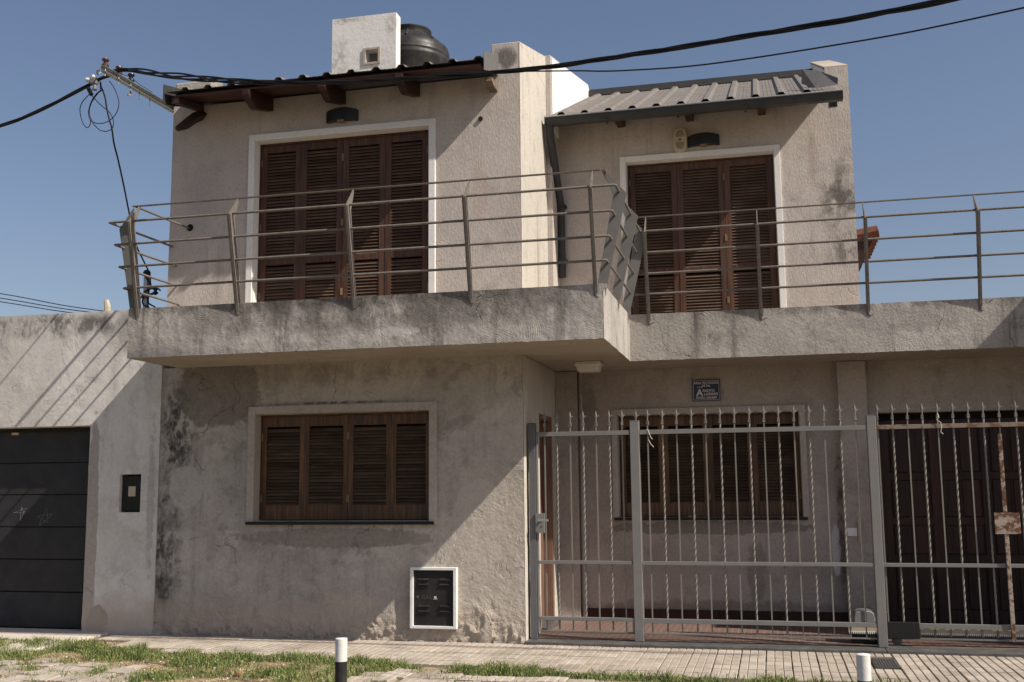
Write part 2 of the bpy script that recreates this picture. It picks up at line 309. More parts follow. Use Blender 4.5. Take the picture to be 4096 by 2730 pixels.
M['boll_w'] = plain('bollard_white', (.68, .66, .63), .55, 0, .2, 22, .25, rust=((.28, .25, .21), 17, .61), dust=((.5, .44, .36), .45))
M['boll_b'] = plain('bollard_black', (.018, .018, .018), .45, 0, .2, 22, .25, rust=((.3, .28, .25), 19, .71), dust=((.06, .052, .045), .5))
g = G('sidewalk_tile', .85, 0, .2)
n = g.noise(7, 7, .65); c = g.mix(g.ramp(n, .35, .7), (.42, .37, .315), (.345, .30, .25))
c = g.mix(g.op('MULTIPLY', g.ramp(g.noise(2.1, 7, .65), .45, .68), .75), c, (.235, .2, .165))
c = g.mix(g.op('MULTIPLY', g.ramp(g.noise(14, 7, .7), .56, .68), .6), c, (.19, .165, .14))
c = g.mix(.55, c, g.mix(g.rnd(), (.36, .35, .34), (.64, .635, .63)), 'SOFT_LIGHT')
gz = g.ramp(g.op('ADD', g.axis(2), g.op('MULTIPLY', g.noise(30, 4), .004)), -.006, -.0005)
M['tile'] = g.done(g.mix(gz, (.27, .23, .185), c), g.bump(g.noise(90, 5, .7), .4, .003))
g = G('patio_tile', .5, 0, .35)
br = g.N('TexBrick', {'offset': .5}, Vector=g.mp((1, 1, 1)), Color1=(.125, .077, .064), Color2=(.165, .103, .087), Mortar=(.32, .24, .205), Scale=1.0)
br.inputs['Brick Width'].default_value = .12; br.inputs['Row Height'].default_value = .055; br.inputs['Mortar Size'].default_value = .004
c = g.mix(g.op('MULTIPLY', g.ramp(g.noise(5, 6), .45, .7), .5), br.outputs[0], (.17, .115, .095))
M['patio'] = g.done(c, g.bump(g.op('ADD', br.outputs[1], g.noise(40, 4)), .3, .004))
g = G('verge_soil', .95, 0, .1)
n = g.noise(9, 8, .7); c = g.mix(g.ramp(n, .35, .66), (.19, .135, .085), (.42, .325, .21))
c = g.mix(g.op('MULTIPLY', g.ramp(g.noise(2.2, 5), .45, .62), .6), c, (.13, .14, .055))
M['soil'] = g.done(c, g.bump(g.noise(60, 6, .7), .9, .012))
g = G('road_asphalt', .9, 0, .2); n = g.noise(60, 6, .7)
M['road'] = g.done(g.mix(n, (.035, .035, .035), (.075, .073, .07)), g.bump(n, .5, .006))
def leafmat(name, a, b, dry):
    g = G(name, .6, 0, .25); n = g.noise(2.5, 4); c = g.mix(g.ramp(n, .35, .65), a, b)
    c = g.mix(g.ramp(g.noise(60, 2), .50, .62), c, dry); g.b.inputs['Subsurface Weight'].default_value = 0
    return g.done(c)
M['grass'] = leafmat('verge_grass', (.07, .13, .028), (.115, .165, .045), (.34, .29, .13))
M['straw'] = leafmat('dry_straw', (.42, .32, .18), (.5, .4, .25), (.25, .17, .09))

# ------------------------------------------------------------------ ground
def sheet(name, x0, x1, y0, y1, z, mat, step, amp, kind='structure'):
    nx, ny = max(2, int((x1-x0)/step)+1), max(2, int((y1-y0)/step)+1); m = MB()
    for j in range(ny):
        for i in range(nx):
            x, y = x0+(x1-x0)*i/(nx-1), y0+(y1-y0)*j/(ny-1); m.v.append((x, y, z+amp*fbm(x*2.5, y*2.5, 0)))
    for j in range(ny-1):
        for i in range(nx-1): m.f.append((j*nx+i, j*nx+i+1, (j+1)*nx+i+1, (j+1)*nx+i))
    return m.build(name, mat, smooth=True, kind=kind)
MB().add([(-400, -400, -.16), (400, -400, -.16), (400, 600, -.16), (-400, 600, -.16)], [(0, 1, 2, 3)]).build('ground', M['soil'], kind='structure')
MB().add([(-400, -13, -.15), (400, -13, -.15), (400, -3.86, -.15), (-400, -3.86, -.15)], [(0, 1, 2, 3)]).build('road', M['road'], kind='structure')
sheet('verge', -12, 6, -3.7, .0, -.022, M['soil'], .09, .012)
kerb = thing('kerb', 'concrete kerb between verge and road', 'kerb', (-2, -3.78, -.15))
for k in range(18): B(-12+k*1.0, -11.01+k*1.0, -3.86, -3.70, -.15, -.01).build('kerb_stone', M['concrete'], kerb, bevel=.012)
B(-10.5, -6.42, -1.25, .16, -.05, .006).build('driveway', M['concrete'], bevel=.01, kind='structure')
B(-2.2, 5.5, .24, 1.75, -.05, .018).build('patio_floor', M['patio'], kind='structure')
thr = thing('threshold', 'dark granite threshold running under the gates', 'threshold', (-.6, .1, 0))
for a, b in ((-2.198, -1.17), (-1.167, .868), (.871, 3.59)): B(a, b, -.06, .238, -.04, .025).build('threshold_stone', M['granite'], thr, bevel=.006)

# sidewalk tiles: three raised bars each
prof = []
for i in range(3):
    x = -.0975+i*.065
    prof += [(x+.0005, -.007), (x+.0062, 0), (x+.0588, 0), (x+.0645, -.007)]
prof = [(-.0975, -.03)] + prof + [(.0975, -.03)]
tm = MB().prism(prof, 'y', -.0985, .0985)
tile_me = tm.mesh('tile', M['tile'])
prof2 = [(x, z) for x, z in prof if x < .045]; prof2[-1] = (.043, -.03)
half_me = MB().prism(prof2, 'y', -.0985, .0985).mesh('tile', M['tile'])
walk = thing('sidewalk', None, None, (-2, -.8, -.03)); walk['kind'] = 'structure'
GRATE = (.72, .91, -.71, -.30)
def upper_edge(x):   # far boundary of the grass band on the pavement
    return float(np.interp(x, [-6.4, -5.8, -4.75, -3.7, -2.7, -2.0, -1.4, -.6, .6, 1.4, 3], [-.62, -.80, -1.06, -1.06, -1.22, -1.26, -1.42, -1.50, -1.40, -1.65, -2]))
def lower_edge(x):
    return float(np.interp(x, [-6.4, -5.6, -5.0, -4.5, -3.4, -3.1, -2.6, -1.8, -1.0, -.4, .4, 1], [-1.42, -1.55, -1.66, -2.6, -2.5, -1.66, -1.52, -1.58, -1.70, -1.72, -1.66, -1.66]))
tile_cells = []; ntile = 0
X0 = -6.3
for i in range(46):
    for j in range(13):
        x, y = X0+.1+i*.2, -.115-j*.2035
        if y-.1 > 0: continue
        wob = .07*fbm(x*3, y*3, 1.)
        ybot = -2.57+ (x+5.6)*.184
        if y < ybot-.16 or x > 2.6: continue
        if GRATE[0]-.09 < x < GRATE[1]+.07 and GRATE[2]-.07 < y < GRATE[3]+.09: continue
        if y < upper_edge(x)+.03+wob and y > lower_edge(x)-wob: continue
        if -4.75 < x < -3.15 and y < -1.1: continue
        loose = y < upper_edge(x)
        if loose and x < -4.4 and random.random() < .22: continue
        if loose and x > -3.2 and random.random() < .10: continue
        if x < -6.1 and y < -.5: 
            if random.random() < .6: continue
        if x < -6.0+.2 and -1.3 < y < -.35: continue
        j_ = 1 if not loose else 9
        link('tile', half_me if (loose and random.random() < .12) else tile_me, walk,
             (x+random.gauss(0, .0008)*j_, y+random.gauss(0, .0008)*j_, random.gauss(0, .0012)*(1 if not loose else 4)-(.003 if loose else 0)),
             (random.gauss(0, .004)*j_*.8, random.gauss(0, .004)*j_*.8, random.gauss(0, .003)*j_))
        tile_cells.append((x, y)); ntile += 1
print('tiles', ntile)
gr = thing('drain_cover', 'small dark metal drain cover set in the pavement near the right bollard', 'drain cover', (.81, -.5, -.02))
B(GRATE[0], GRATE[1], GRATE[2], GRATE[3], -.03, -.003).build('cover_plate', M['iron'], gr, bevel=.003)
for k in range(8): B(GRATE[0]+.012+k*.0212, GRATE[0]+.026+k*.0212, GRATE[2]+.012, GRATE[3]-.012, -.003, .001).build('rib', M['iron'], gr)

# grass, straw, crumbs
occ = np.array(tile_cells)
def on_tile(x, y): return np.any((abs(occ[:, 0]-x) < .094) & (abs(occ[:, 1]-y) < .096))
def density(x, y):
    u, l = upper_edge(x), lower_edge(x); w = .09*fbm(x*4, y*4, 2)
    if y > u+.05+w: return 0
    inside = y > l-.05
    n = fbm(x*2.1, y*3.0, 9.)+.25*fbm(x*7, y*7, 4)
    if x > 1.5: return 0
    if inside:
        top = 1-min(1, abs(y-(u-.18))/.42)
        d = .15+1.0*top+1.3*n
        if -4.75 < x < -3.15 and y < -1.25: d = .22+1.15*n
        return max(0, min(1, d))*(1 if x < .3 else .55)
    return max(0, .22+1.0*n)
def blades(name, count, lh, wid, mat, label, cat, fn, droop):
    V, F = [], []; tries = 0
    while len(F) < count*2 and tries < count*40:
        tries += 1
        x, y = random.uniform(-7.6, 1.7), random.uniform(-2.95, -.1)
        if y < -2.7+(x+5.6)*.184-.1: continue
        if random.random() > fn(x, y): continue
        ot = on_tile(x, y)
        if ot and random.random() < .93: continue
        h = random.uniform(*lh)*max(.35, 1+1.0*fbm(x*5, y*5, 6)); a = random.uniform(0, 6.283); w = wid*random.uniform(.6, 1.3)
        lean = random.uniform(*droop)*h; dx, dy = math.cos(a), math.sin(a); b = random.uniform(0, 6.283); px, py = math.cos(b)*w, math.sin(b)*w
        z0 = -.018; o = len(V)
        V += [(x-px, y-py, z0), (x+px, y+py, z0), (x+dx*lean*.4+px*.8, y+dy*lean*.4+py*.8, z0+h*.6), (x+dx*lean*.4-px*.8, y+dy*lean*.4-py*.8, z0+h*.6), (x+dx*lean, y+dy*lean, z0+h*random.uniform(.7, 1))]
        F += [(o, o+1, o+2, o+3), (o+3, o+2, o+4)]
    me = bpy.data.meshes.new(name); me.from_pydata(V, [], F); me.materials.append(mat)
    return link(name, me, None, label=label, cat=cat, kind='stuff')
blades('grass', 30000, (.028, .072), .0028, M['grass'], 'short green grass growing in a strip between the pavement tiles', 'grass', density, (.2, 1.1))
def dens_gap(x, y):
    return .5 if (abs(((y+.2165) % .2035)-.0) < .018 and -1.35 < y < -.9 and -2.3 < x < 1.5 and fbm(x*3, y, 3) > .05) else 0
blades('joint_grass', 1500, (.012, .035), .0022, M['grass'], 'tiny grass tufts sprouting from the pavement joints', 'grass', dens_gap, (.3, 1.2))
def dens_straw(x, y):
    if y > upper_edge(x)-.1: return 0
    return max(0, .55-.9*density(x, y)+.6*fbm(x*3, y*3, 12))
blades('straw', 9000, (.004, .016), .0035, M['straw'], 'dry straw and leaf litter lying between the broken tiles', 'straw', dens_straw, (1.5, 4.))
m = MB()
for k in range(420):
    x, y = random.uniform(-6.3, .3), random.uniform(-2.6, -.9)
    if not (lower_edge(x)-.3 < y < upper_edge(x)): continue
    r = random.uniform(.003, .011); m.lathe([(r*.6, -.7*r), (r, 0), (r*.55, .6*r)], (x, y, -.014+r*.4), 5)
m.build('crumbs', M['rubble'], label='pale pebbles and mortar crumbs scattered on the bare soil', cat='pebbles', kind='stuff')
def lump(name, x, y, r, mat, label, cat, sq=.6):
    m = MB(); n = 9
    m.lathe([(r*.5, -.4*r*sq), (r, .1*r), (r*.9, .7*r*sq), (r*.35, r*sq)], (0, 0, 0), n)
    m.v = [(v[0]*(1+.5*fbm(v[0]*60, v[1]*60, x)), v[1]*(1+.5*fbm(v[1]*50, v[2]*60, y)), v[2]*(1+.4*fbm(v[0]*70, v[2]*50, 3))) for v in m.v]
    link(name, m.mesh(name, mat), None, (x, y, -.012), label=label, cat=cat)
lump('brick_chip', -4.02, -1.90, .035, M['brick'], 'small red brick fragment on bare soil left of the near bollard', 'brick chip')
lump('plaster_chunk', -4.72, -2.0, .04, M['rubble'], 'white crumbled plaster chunk lying in the grass', 'rubble', .5)
lump('stone', -5.1, -2.32, .032, M['rubble'], 'oblong pale stone beside the grass near the bottom edge', 'stone', .45)
lump('clod', -5.55, -1.18, .06, M['soil'], 'brown clod of earth in the grass left of the loose tiles', 'clod', .5)
lump('rubble_stone', -6.62, -.02, .03, M['rubble'], 'small mortar lump at the foot of the garage jamb', 'rubble', .6)

# ------------------------------------------------------------------ the house
house = thing('house', 'two-storey house of grey and pinkish plaster with concrete balcony and tin roofs', 'house', (-2.5, .8, 0))
WIN_UL = (-4.96, -3.11, 3.06, 4.90); WIN_LL = (-4.88, -3.10, 1.09, 2.12)
WIN_UR = (-1.395, .165, 3.06, 4.865); WIN_LR = (-1.55, .30, 1.07, 2.13); GAR_R = (1.06, 3.40, .018, 2.09)
# lower front wall of the wing
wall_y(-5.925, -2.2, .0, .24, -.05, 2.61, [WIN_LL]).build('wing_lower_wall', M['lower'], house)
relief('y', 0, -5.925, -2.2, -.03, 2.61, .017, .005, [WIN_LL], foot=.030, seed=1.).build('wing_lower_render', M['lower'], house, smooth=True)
# wing side wall under the slab (faces the patio), with the entrance door opening
m = MB(); m.box(-2.44, -2.2, .24, .70, -.05, 2.61); m.box(-2.44, -2.2, 1.36, 1.6, -.05, 2.61); m.box(-2.44, -2.2, .70, 1.36, 2.11, 2.61)
m.build('wing_side_wall', M['bright'], house)
relief('x', -2.2, .0, .66, .0, 2.61, .03, .003, sgn=1, seed=3.).build('wing_side_render', M['bright'], house, smooth=True)
# recessed back wall, garage side
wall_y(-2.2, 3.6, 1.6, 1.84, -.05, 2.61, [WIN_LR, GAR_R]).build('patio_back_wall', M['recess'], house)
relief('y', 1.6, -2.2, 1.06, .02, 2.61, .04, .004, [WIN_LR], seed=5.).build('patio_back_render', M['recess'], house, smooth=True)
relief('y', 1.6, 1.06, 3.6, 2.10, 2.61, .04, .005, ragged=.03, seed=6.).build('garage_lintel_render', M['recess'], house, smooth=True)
B(.68, .955, 1.47, 1.59, .0, 2.605).build('pilaster', M['recess'], house, bevel=.006)
B(-2.199, -1.965, 1.53, 1.59, .0, 2.605).build('pilaster', M['recess'], house, bevel=.006)
MB().tube([(-1.93, 1.575, .05), (-1.93, 1.575, 2.6)], .022, 8).build('wall_conduit', M['recess'], house, smooth=True)
for a, b in ((-1.965, .68), (.955, 1.06)):
    k = a
    while k < b-.02:
        e = min(k+.2, b); B(k, e-.003, 1.575, 1.5935, .018, .145).build('skirting_tile', M['redskirt'], house, bevel=.002); k += .2
# balcony slab
poly = [(-5.74, -.9), (-1.30, -.9), (-1.30, .8), (3.6, .8), (3.6, 1.66), (-2.19, 1.66), (-2.19, .06), (-5.74, .06)]
MB().prism(poly, 'z', 2.61, 3.062).build('balcony_slab', M['soffit'], house)
relief('y', -.9, -5.745, -1.297, 2.606, 3.066, .016, .009, ragged=.007, seed=11.).build('slab_fascia', M['slab'], house, smooth=True)
relief('x', -1.30, -.905, .80, 2.606, 3.066, .02, .005, ragged=.006, sgn=1, seed=12.).build('slab_fascia', M['slab'], house, smooth=True)
relief('y', .8, -1.30, 3.6, 2.606, 3.066, .02, .005, ragged=.006, seed=13.).build('slab_fascia', M['slab'], house, smooth=True)
relief('x', -5.74, -.905, .0, 2.606, 3.066, .025, .005, ragged=.006, sgn=-1, seed=14.).build('slab_fascia', M['slab'], house, smooth=True)
B(-5.738, -5.725, -.88, .05, 3.062, 3.075).build('slab_lip', M['frame'], house)
# upper walls of the wing
wall_y(-5.905, -2.48, .0, .24, 3.062, 5.34, [WIN_UL]).build('wing_upper_wall', M['upper'], house)
B(-5.905, -5.62, .0, .24, 5.34, 5.47).build('wing_wall_corner', M['upper'], house)
relief('y', 0, -5.905, -2.2, 3.07, 5.34, .035, .004, [WIN_UL], seed=21.).build('wing_upper_render', M['upper'], house, smooth=True)
MB().prism([(.003, 3.062), (1.25, 3.062), (1.25, 6.02), (.003, 5.668)], 'x', -2.48, -2.2).build('parapet_pillar', M['upper'], house, bevel=.006)
relief('x', -2.2, .0, 1.25, 3.07, 5.66, .035, .004, sgn=1, seed=22.).build('pillar_side_render', M['bright'], house, smooth=True)
MB().prism([(.0, 5.66), (1.25, 5.66), (1.25, 6.018), (.0, 5.664)], 'x', -2.199, -2.196).build('pillar_side_render', M['bright'], house)
MB().prism([(1.255, 3.062), (3.8, 3.062), (3.8, 6.60), (3.74, 6.64), (1.255, 6.03)], 'x', -2.46, -2.14).build('parapet_wall', M['upper'], house, bevel=.006)
MB().prism([(1.28, 5.20), (3.74, 5.20), (3.78, 6.58), (3.72, 6.62), (1.28, 6.01)], 'x', -2.139, -2.128).build('whitewash_coat', M['white'], house, bevel=.003)
MB().prism([(.245, 3.062), (3.8, 3.062), (3.8, 6.45), (.245, 5.69), ], 'x', -5.90, -5.61).build('parapet_wall', M['upper'], house, bevel=.006)
MB().prism([(.003, 5.34), (.243, 5.34), (.243, 5.685), (.003, 5.612)], 'x', -5.895, -5.48).build('parapet_pillar', M['lower'], house, bevel=.012)
MB().prism([(.25, 5.3), (3.7, 5.9), (3.7, 6.42), (.25, 5.67)], 'x', -5.608, -5.603).build('whitewash_coat', M['white'], house)
# upper right volume
wall_y(-2.2, .953, 1.6, 1.84, 3.062, 5.36, [WIN_UR]).build('right_upper_wall', M['upper'], house)
B(.72, .953, 1.6, 1.84, 5.36, 5.72).build('right_wall_corner', M['upper'], house)
relief('y', 1.6, -2.2, .953, 3.07, 5.36, .035, .004, [WIN_UR], seed=23.).build('right_upper_render', M['upper'], house, smooth=True)
relief('y', 1.6, .72, .953, 5.36, 5.72, .03, .006, ragged=.01, seed=24.).build('right_pillar_render', M['upper'], house, smooth=True)
MB().prism([(1.842, 3.062), (4.25, 3.062), (4.25, 6.83), (1.842, 5.825)], 'x', .72, .953).build('right_parapet', M['upper'], house, bevel=.004)
MB().prism([(1.60, 5.722), (1.60, 5.735), (4.25, 6.845), (4.25, 6.832)], 'x', .715, .957).build('parapet_cap', M['soffit'], house)
MB().prism([(1.64, 5.42), (4.2, 6.35), (4.2, 6.80), (1.64, 5.72)], 'x', .712, .719).build('whitewash_coat', M['white'], house)
# rear closing walls and terrace
B(-5.9, .95, 4.26, 4.45, -.05, 5.9).build('rear_wall', M['upper'], house)
B(-5.90, -5.66, .25, 4.25, -.05, 3.06).build('left_side_wall', M['lower'], house)
B(.96, 3.6, 1.67, 4.45, 2.75, 3.05).build('terrace_deck', M['soffit'], house)
B(-5.6, -2.2, .3, 4.2, 2.95, 3.05).build('floor_plate', M['soffit'], house)
# timber eave and clay tiles seen beyond the right-hand wall
B(.955, 1.15, 1.95, 3.2, 3.98, 4.03).build('side_eave_board', M['oldwood'], house)
for k in range(7):
    MB().tube([(.955, 2.0+k*.17, 3.98), (1.20, 2.0+k*.17, 4.02-.0)], .075, 8).build('roof_tile', M['rooftile'], house, smooth=True)
for k in range(3): MB().prism([(.954, 3.62), (.954, 3.98), (1.16, 3.98), (1.10, 3.84), (1.02, 3.70)], 'y', 1.98+k*.5, 2.06+k*.5).build('eave_bracket', M['beam'], house)
B(.75, .83, 1.592, 1.5965, 5.29, 5.37).build('beam_pocket', M['dark'], house)
# window surrounds
def surround(x0, x1, z0, z1, w, y, mat, proud, bottom=False, name='window_surround'):
    B(x0-w, x0, y-proud, y+.004, z0, z1+w).build(name, mat, house, bevel=.003)
    B(x1, x1+w, y-proud, y+.004, z0, z1+w).build(name, mat, house, bevel=.003)
    B(x0, x1, y-proud+.001, y+.004, z1, z1+w).build(name, mat, house, bevel=.003)
surround(*WIN_UL, .066, -.004, M['frame'], .022); surround(*WIN_UR, .062, 1.596, M['frame'], .022)
surround(WIN_LL[0], WIN_LL[1], 1.06, WIN_LL[3], .075, -.006, M['frame_grey'], .03); surround(WIN_LR[0], WIN_LR[1], 1.05, WIN_LR[3], .06, 1.594, M['frame_grey'], .025)
for (x0, x1, z0, z1), y, mat in ((WIN_UL, 0, M['frame']), (WIN_UR, 1.6, M['frame']), (WIN_LL, 0, M['frame_grey']), (WIN_LR, 1.6, M['frame_grey'])):
    B(x0, x0+.004, y+.001, y+.23, z0, z1-.004).build('reveal', mat, house); B(x1-.004, x1, y+.001, y+.23, z0, z1-.004).build('reveal', mat, house)
    B(x0, x1, y+.001, y+.23, z1-.004, z1).build('reveal', mat, house)
B(-4.95, -3.05, -.055, .09, 1.055, 1.085).build('window_sill', M['blackpaint'], house, bevel=.004)
B(-1.60, .34, 1.555, 1.69, 1.04, 1.068).build('window_sill', M['blackpaint'], house, bevel=.004)
# louvred shutters
SLAT = {}
def leaf(x0, x1, z0, z1, y, mh, mv, secs, single, hinge_left):
    st = .062 if z1 > 3 else .05; m = MB(); t = .036
    m.box(x0, x0+st, y, y+t, z0, z1); m.box(x1-st, x1, y, y+t, z0, z1)
    ed = [z0] + [q for s_ in secs for q in s_] + [z1]
    for a, b in zip(ed[::2], ed[1::2]): m.box(x0+st, x1-st, y+.002, y+t-.002, a, b)
    lf = m.build('shutter_leaf', mv, house)
    key = (round(x1-x0, 3), mh.name); L = (x1-x0)/2-st+.004
    if key not in SLAT:
        c, s_ = math.cos(R(48)), math.sin(R(48)); q_ = .0185
        # slat section in (Y,Z): outer edge low, inner edge high
        sec = [(-q_*c-.0035*s_, -q_*s_+.0035*c), (-q_*c+.0035*s_, -q_*s_-.0035*c), (q_*c+.0035*s_, q_*s_-.0035*c), (q_*c-.0035*s_, q_*s_+.0035*c)]
        SLAT[key] = MB().prism(sec, 'x', -L, L).mesh('slat', mh)
    big = MB(); n = 0
    for a, b in secs:
        k = a+.012
        while k < b-.006:
            if single:
                link('slat', SLAT[key], lf, ((x0+x1)/2, y+t/2+random.gauss(0, .0006), k), (random.gauss(0, .012), 0, random.gauss(0, .0015)))
            else:
                me = SLAT[key]; o = Vector(((x0+x1)/2, y+t/2, k)); ra = Matrix.Rotation(random.gauss(0, .012), 3, 'X')
                big.add([tuple((ra @ v.co)+o) for v in me.vertices], [tuple(p.vertices) for p in me.polygons])
            k += .0325
    if not single: big.build('slat_row', mh, lf, kind='stuff')
    hx = x0+.004 if hinge_left else x1-.004
    for hz in ([z1-.18, z1-.85, z0+.25] if z1-z0 > 1.3 else [z1-.2, z0+.2]):
        MB().tube([(hx, y-.003, hz-.035), (hx, y-.003, hz+.035)], .005, 6).build('hinge', M['brass'], lf)
    return lf
def shutters(win, bounds, zb, zt, y, mh, mv, secs, single, nm):
    x0, x1, z0, z1 = win
    B(x0+.005, bounds[0]-.002, y-.004, y+.06, zb, z1-.005).build('window_frame', mv, house); B(bounds[-1]+.002, x1-.005, y-.004, y+.06, zb, z1-.005).build('window_frame', mv, house)
    B(bounds[0]-.002, bounds[-1]+.002, y-.004, y+.06, zt+.003, z1-.005).build('window_frame', mv, house)
    for i, (a, b) in enumerate(zip(bounds, bounds[1:])): leaf(a+.0015, b-.0015, zb, zt, y+(0 if i % 2 else .004), mh, mv, secs, single, i % 2 == 0)
    B(x0+.01, x1-.01, y+.075, y+.085, zb, z1-.01).build('inner_door', M['dark'], house)
shutters(WIN_UL, (-4.94, -4.50, -4.05, -3.597, -3.15), 3.07, 4.872, .095, M['shut_h'], M['shut_v'], [(3.13, 3.63), (3.69, 4.80)], True, 'u')
shutters(WIN_UR, (-1.37, -.858, -.36, .145), 3.07, 4.84, 1.695, M['shut_h'], M['shut_v'], [(3.13, 3.635), (3.695, 4.765)], False, 'r')
shutters(WIN_LL, (-4.865, -4.412, -3.956, -3.517, -3.12), 1.10, 2.098, .09, M['low_h'], M['low_v'], [(1.235, 2.0)], True, 'l')
shutters(WIN_LR, (-1.535, -1.085, -.624, -.173, .285), 1.08, 2.108, 1.69, M['low_h'], M['low_v'], [(1.215, 2.01)], False, 'm')
# entrance door in the side wall
B(-2.36, -2.30, .70, 1.36, .05, 2.09).build('entrance_door', M['jamb'], house)
B(-2.30, -2.205, .703, .745, .03, 2.107).build('door_frame', M['jamb'], house, bevel=.003); B(-2.30, -2.205, 1.315, 1.357, .03, 2.107).build('door_frame', M['jamb'], house, bevel=.003)
B(-2.30, -2.205, .745, 1.315, 2.06, 2.107).build('door_frame', M['jamb'], house, bevel=.003)
B(-2.44, -2.14, .69, 1.37, .0, .05).build('door_step', M['granite'], house, bevel=.004)
# panelled garage door, dark timber
gd = B(1.06, 3.40, 1.76, 1.80, .02, 2.02).build('garage_door', M['gdoor'], house)
B(1.06, 3.40, 1.755, 1.80, 2.02, 2.09).build('garage_head', M['dark'], house)
for i in range(5):
    xa = 1.07+i*.468
    B(xa, xa+.085, 1.735, 1.758, .03, 2.01).build('stile', M['gdoor'], gd, bevel=.004)
    for za, zb in ((.17, .62), (.70, .98), (1.06, 1.42), (1.50, 1.93)):
        for h in (0, 1):
            p0 = xa+.10+h*.188; MB().prism([(p0, za), (p0+.165, za), (p0+.165, zb), (p0, zb)], 'y', 1.742, 1.758).build('raised_panel', M['gdoor'], gd, bevel=.012)
    B(xa+.085, xa+.468, 1.738, 1.757, .62, .695).build('rail', M['gdoor'], gd); B(xa+.085, xa+.468, 1.738, 1.757, .985, 1.055).build('rail', M['gdoor'], gd); B(xa+.085, xa+.468, 1.738, 1.757, 1.425, 1.495).build('rail', M['gdoor'], gd)
# ---- roofs
def tin(name, x0, x1, y0, z0, y1, z1, ph, mat):
    def section(a, b):
        p = [(a, 0.)]; k = math.floor((a-ph)/.25)
        while ph+k*.25 < b+.3:
            c = ph+k*.25
            for dx, h in ((-.047, 0), (-.022, .03), (.022, .03), (.047, 0), (.082, 0), (.086, .004), (.09, 0), (.121, 0), (.125, .004), (.129, 0), (.16, 0), (.164, .004), (.168, 0)):
                if a < c+dx < b: p.append((c+dx, h))
            k += 1
        return p+[(b, 0.)]
    x = x0
    while x < x1-.01:
        e = min(x+1.0, x1); p = section(x, e); m = MB(); n = len(p); ns = 10
        for j in range(ns+1):
            t = j/ns; y, z = y0+(y1-y0)*t, z0+(z1-z0)*t
            for u, h in p: m.v.append((u, y, z+h+.0025*fbm(u*2, y*2, 5)))
        for j in range(ns):
            for i in range(n-1): m.f.append((j*n+i, j*n+i+1, (j+1)*n+i+1, (j+1)*n+i))
        o = m.build(name, mat, house); sm = o.modifiers.new('t', 'SOLIDIFY'); sm.thickness = .002
        x = e
tin('roof_sheet', -5.68, -2.42, -.53, 5.303, 3.8, 6.33, -3.72, M['tin'])
tin('roof_sheet', -2.12, .72, 1.05, 5.272, 3.76, 6.475, -1.996, M['tin'])
MB().prism([(1.16, 5.302), (3.78, 6.455), (3.78, 6.43), (1.16, 5.282)], 'x', -2.12, .715).build('roof_deck', M['rot'], house)
MB().prism([(-.36, 5.33), (3.78, 6.30), (3.78, 6.275), (-.36, 5.31)], 'x', -5.6, -2.49).build('roof_deck', M['rot'], house)
MB().prism([(3.72, 6.47), (3.86, 6.44), (3.86, 6.56), (3.74, 6.56)], 'x', -2.12, .72).build('ridge_cap', M['tin_dark'], house)
B(-5.64, -2.44, -.40, -.34, 5.292, 5.325).build('eave_batten', M['rot'], house)
for k in range(5):
    a, b = -.50+k*.1, -.403+k*.1; zs = lambda y: 5.255+.21*(y+.5)
    MB().prism([(a, zs(a)), (b, zs(b)), (b, zs(b)+.014), (a, zs(a)+.014)], 'x', -5.60, -2.45).build('eave_board', M['board'], house)
bp = [(.0, 5.35), (-.53, 5.245), (-.535, 5.19), (-.50, 5.165), (-.44, 5.145), (-.38, 5.115), (-.33, 5.11), (.0, 5.205)]
for x in (-4.773, -3.985, -3.203): MB().prism(bp, 'x', x-.075, x).build('rafter_end', M['beam'], house, bevel=.004)
MB().prism([(.0, 5.35), (-.5, 5.25), (-.5, 5.19), (.0, 5.28)], 'x', -5.625, -5.555).build('rafter_end', M['rot'], house)
m = MB(); m.tube([(-5.56, -.0, 5.245), (-5.59, -.12, 5.17), (-5.63, -.22, 5.07), (-5.68, -.30, 5.0)], [.05, .055, .05, .028], 4); m.build('broken_rafter', M['rot'], house, label='rotten rafter end hanging down')
MB().prism([(-.22, 5.245), (-.22, 5.205), (-.15, 5.18), (.0, 5.175), (.0, 5.255)], 'x', -2.49, -2.415).build('rafter_end', M['oldwood'], house, bevel=.004)
MB().prism([(-.54, 5.37), (.0, 5.56), (.0, 5.345), (-.30, 5.27), (-.54, 5.19)], 'x', -2.412, -2.408).build('flashing', M['flash'], house)
MB().prism([(-.54, 5.38), (.0, 5.50), (.0, 5.34), (-.35, 5.22), (-.54, 5.18)], 'x', -5.70, -5.695).build('flashing', M['tin_dark'], house)
m = MB(); m.add([(.488, 1.45, 5.675), (.66, 1.32, 5.58), (.817, 1.15, 5.43), (.81, 1.13, 5.355), (.60, 1.2, 5.365), (.474, 1.45, 5.515)], [(0, 1, 4, 5), (1, 2, 3, 4)])
o = m.build('flashing', M['flash'], house, label='bent loose flashing sheet on the roof corner'); o.modifiers.new('t', 'SOLIDIFY').thickness = .002
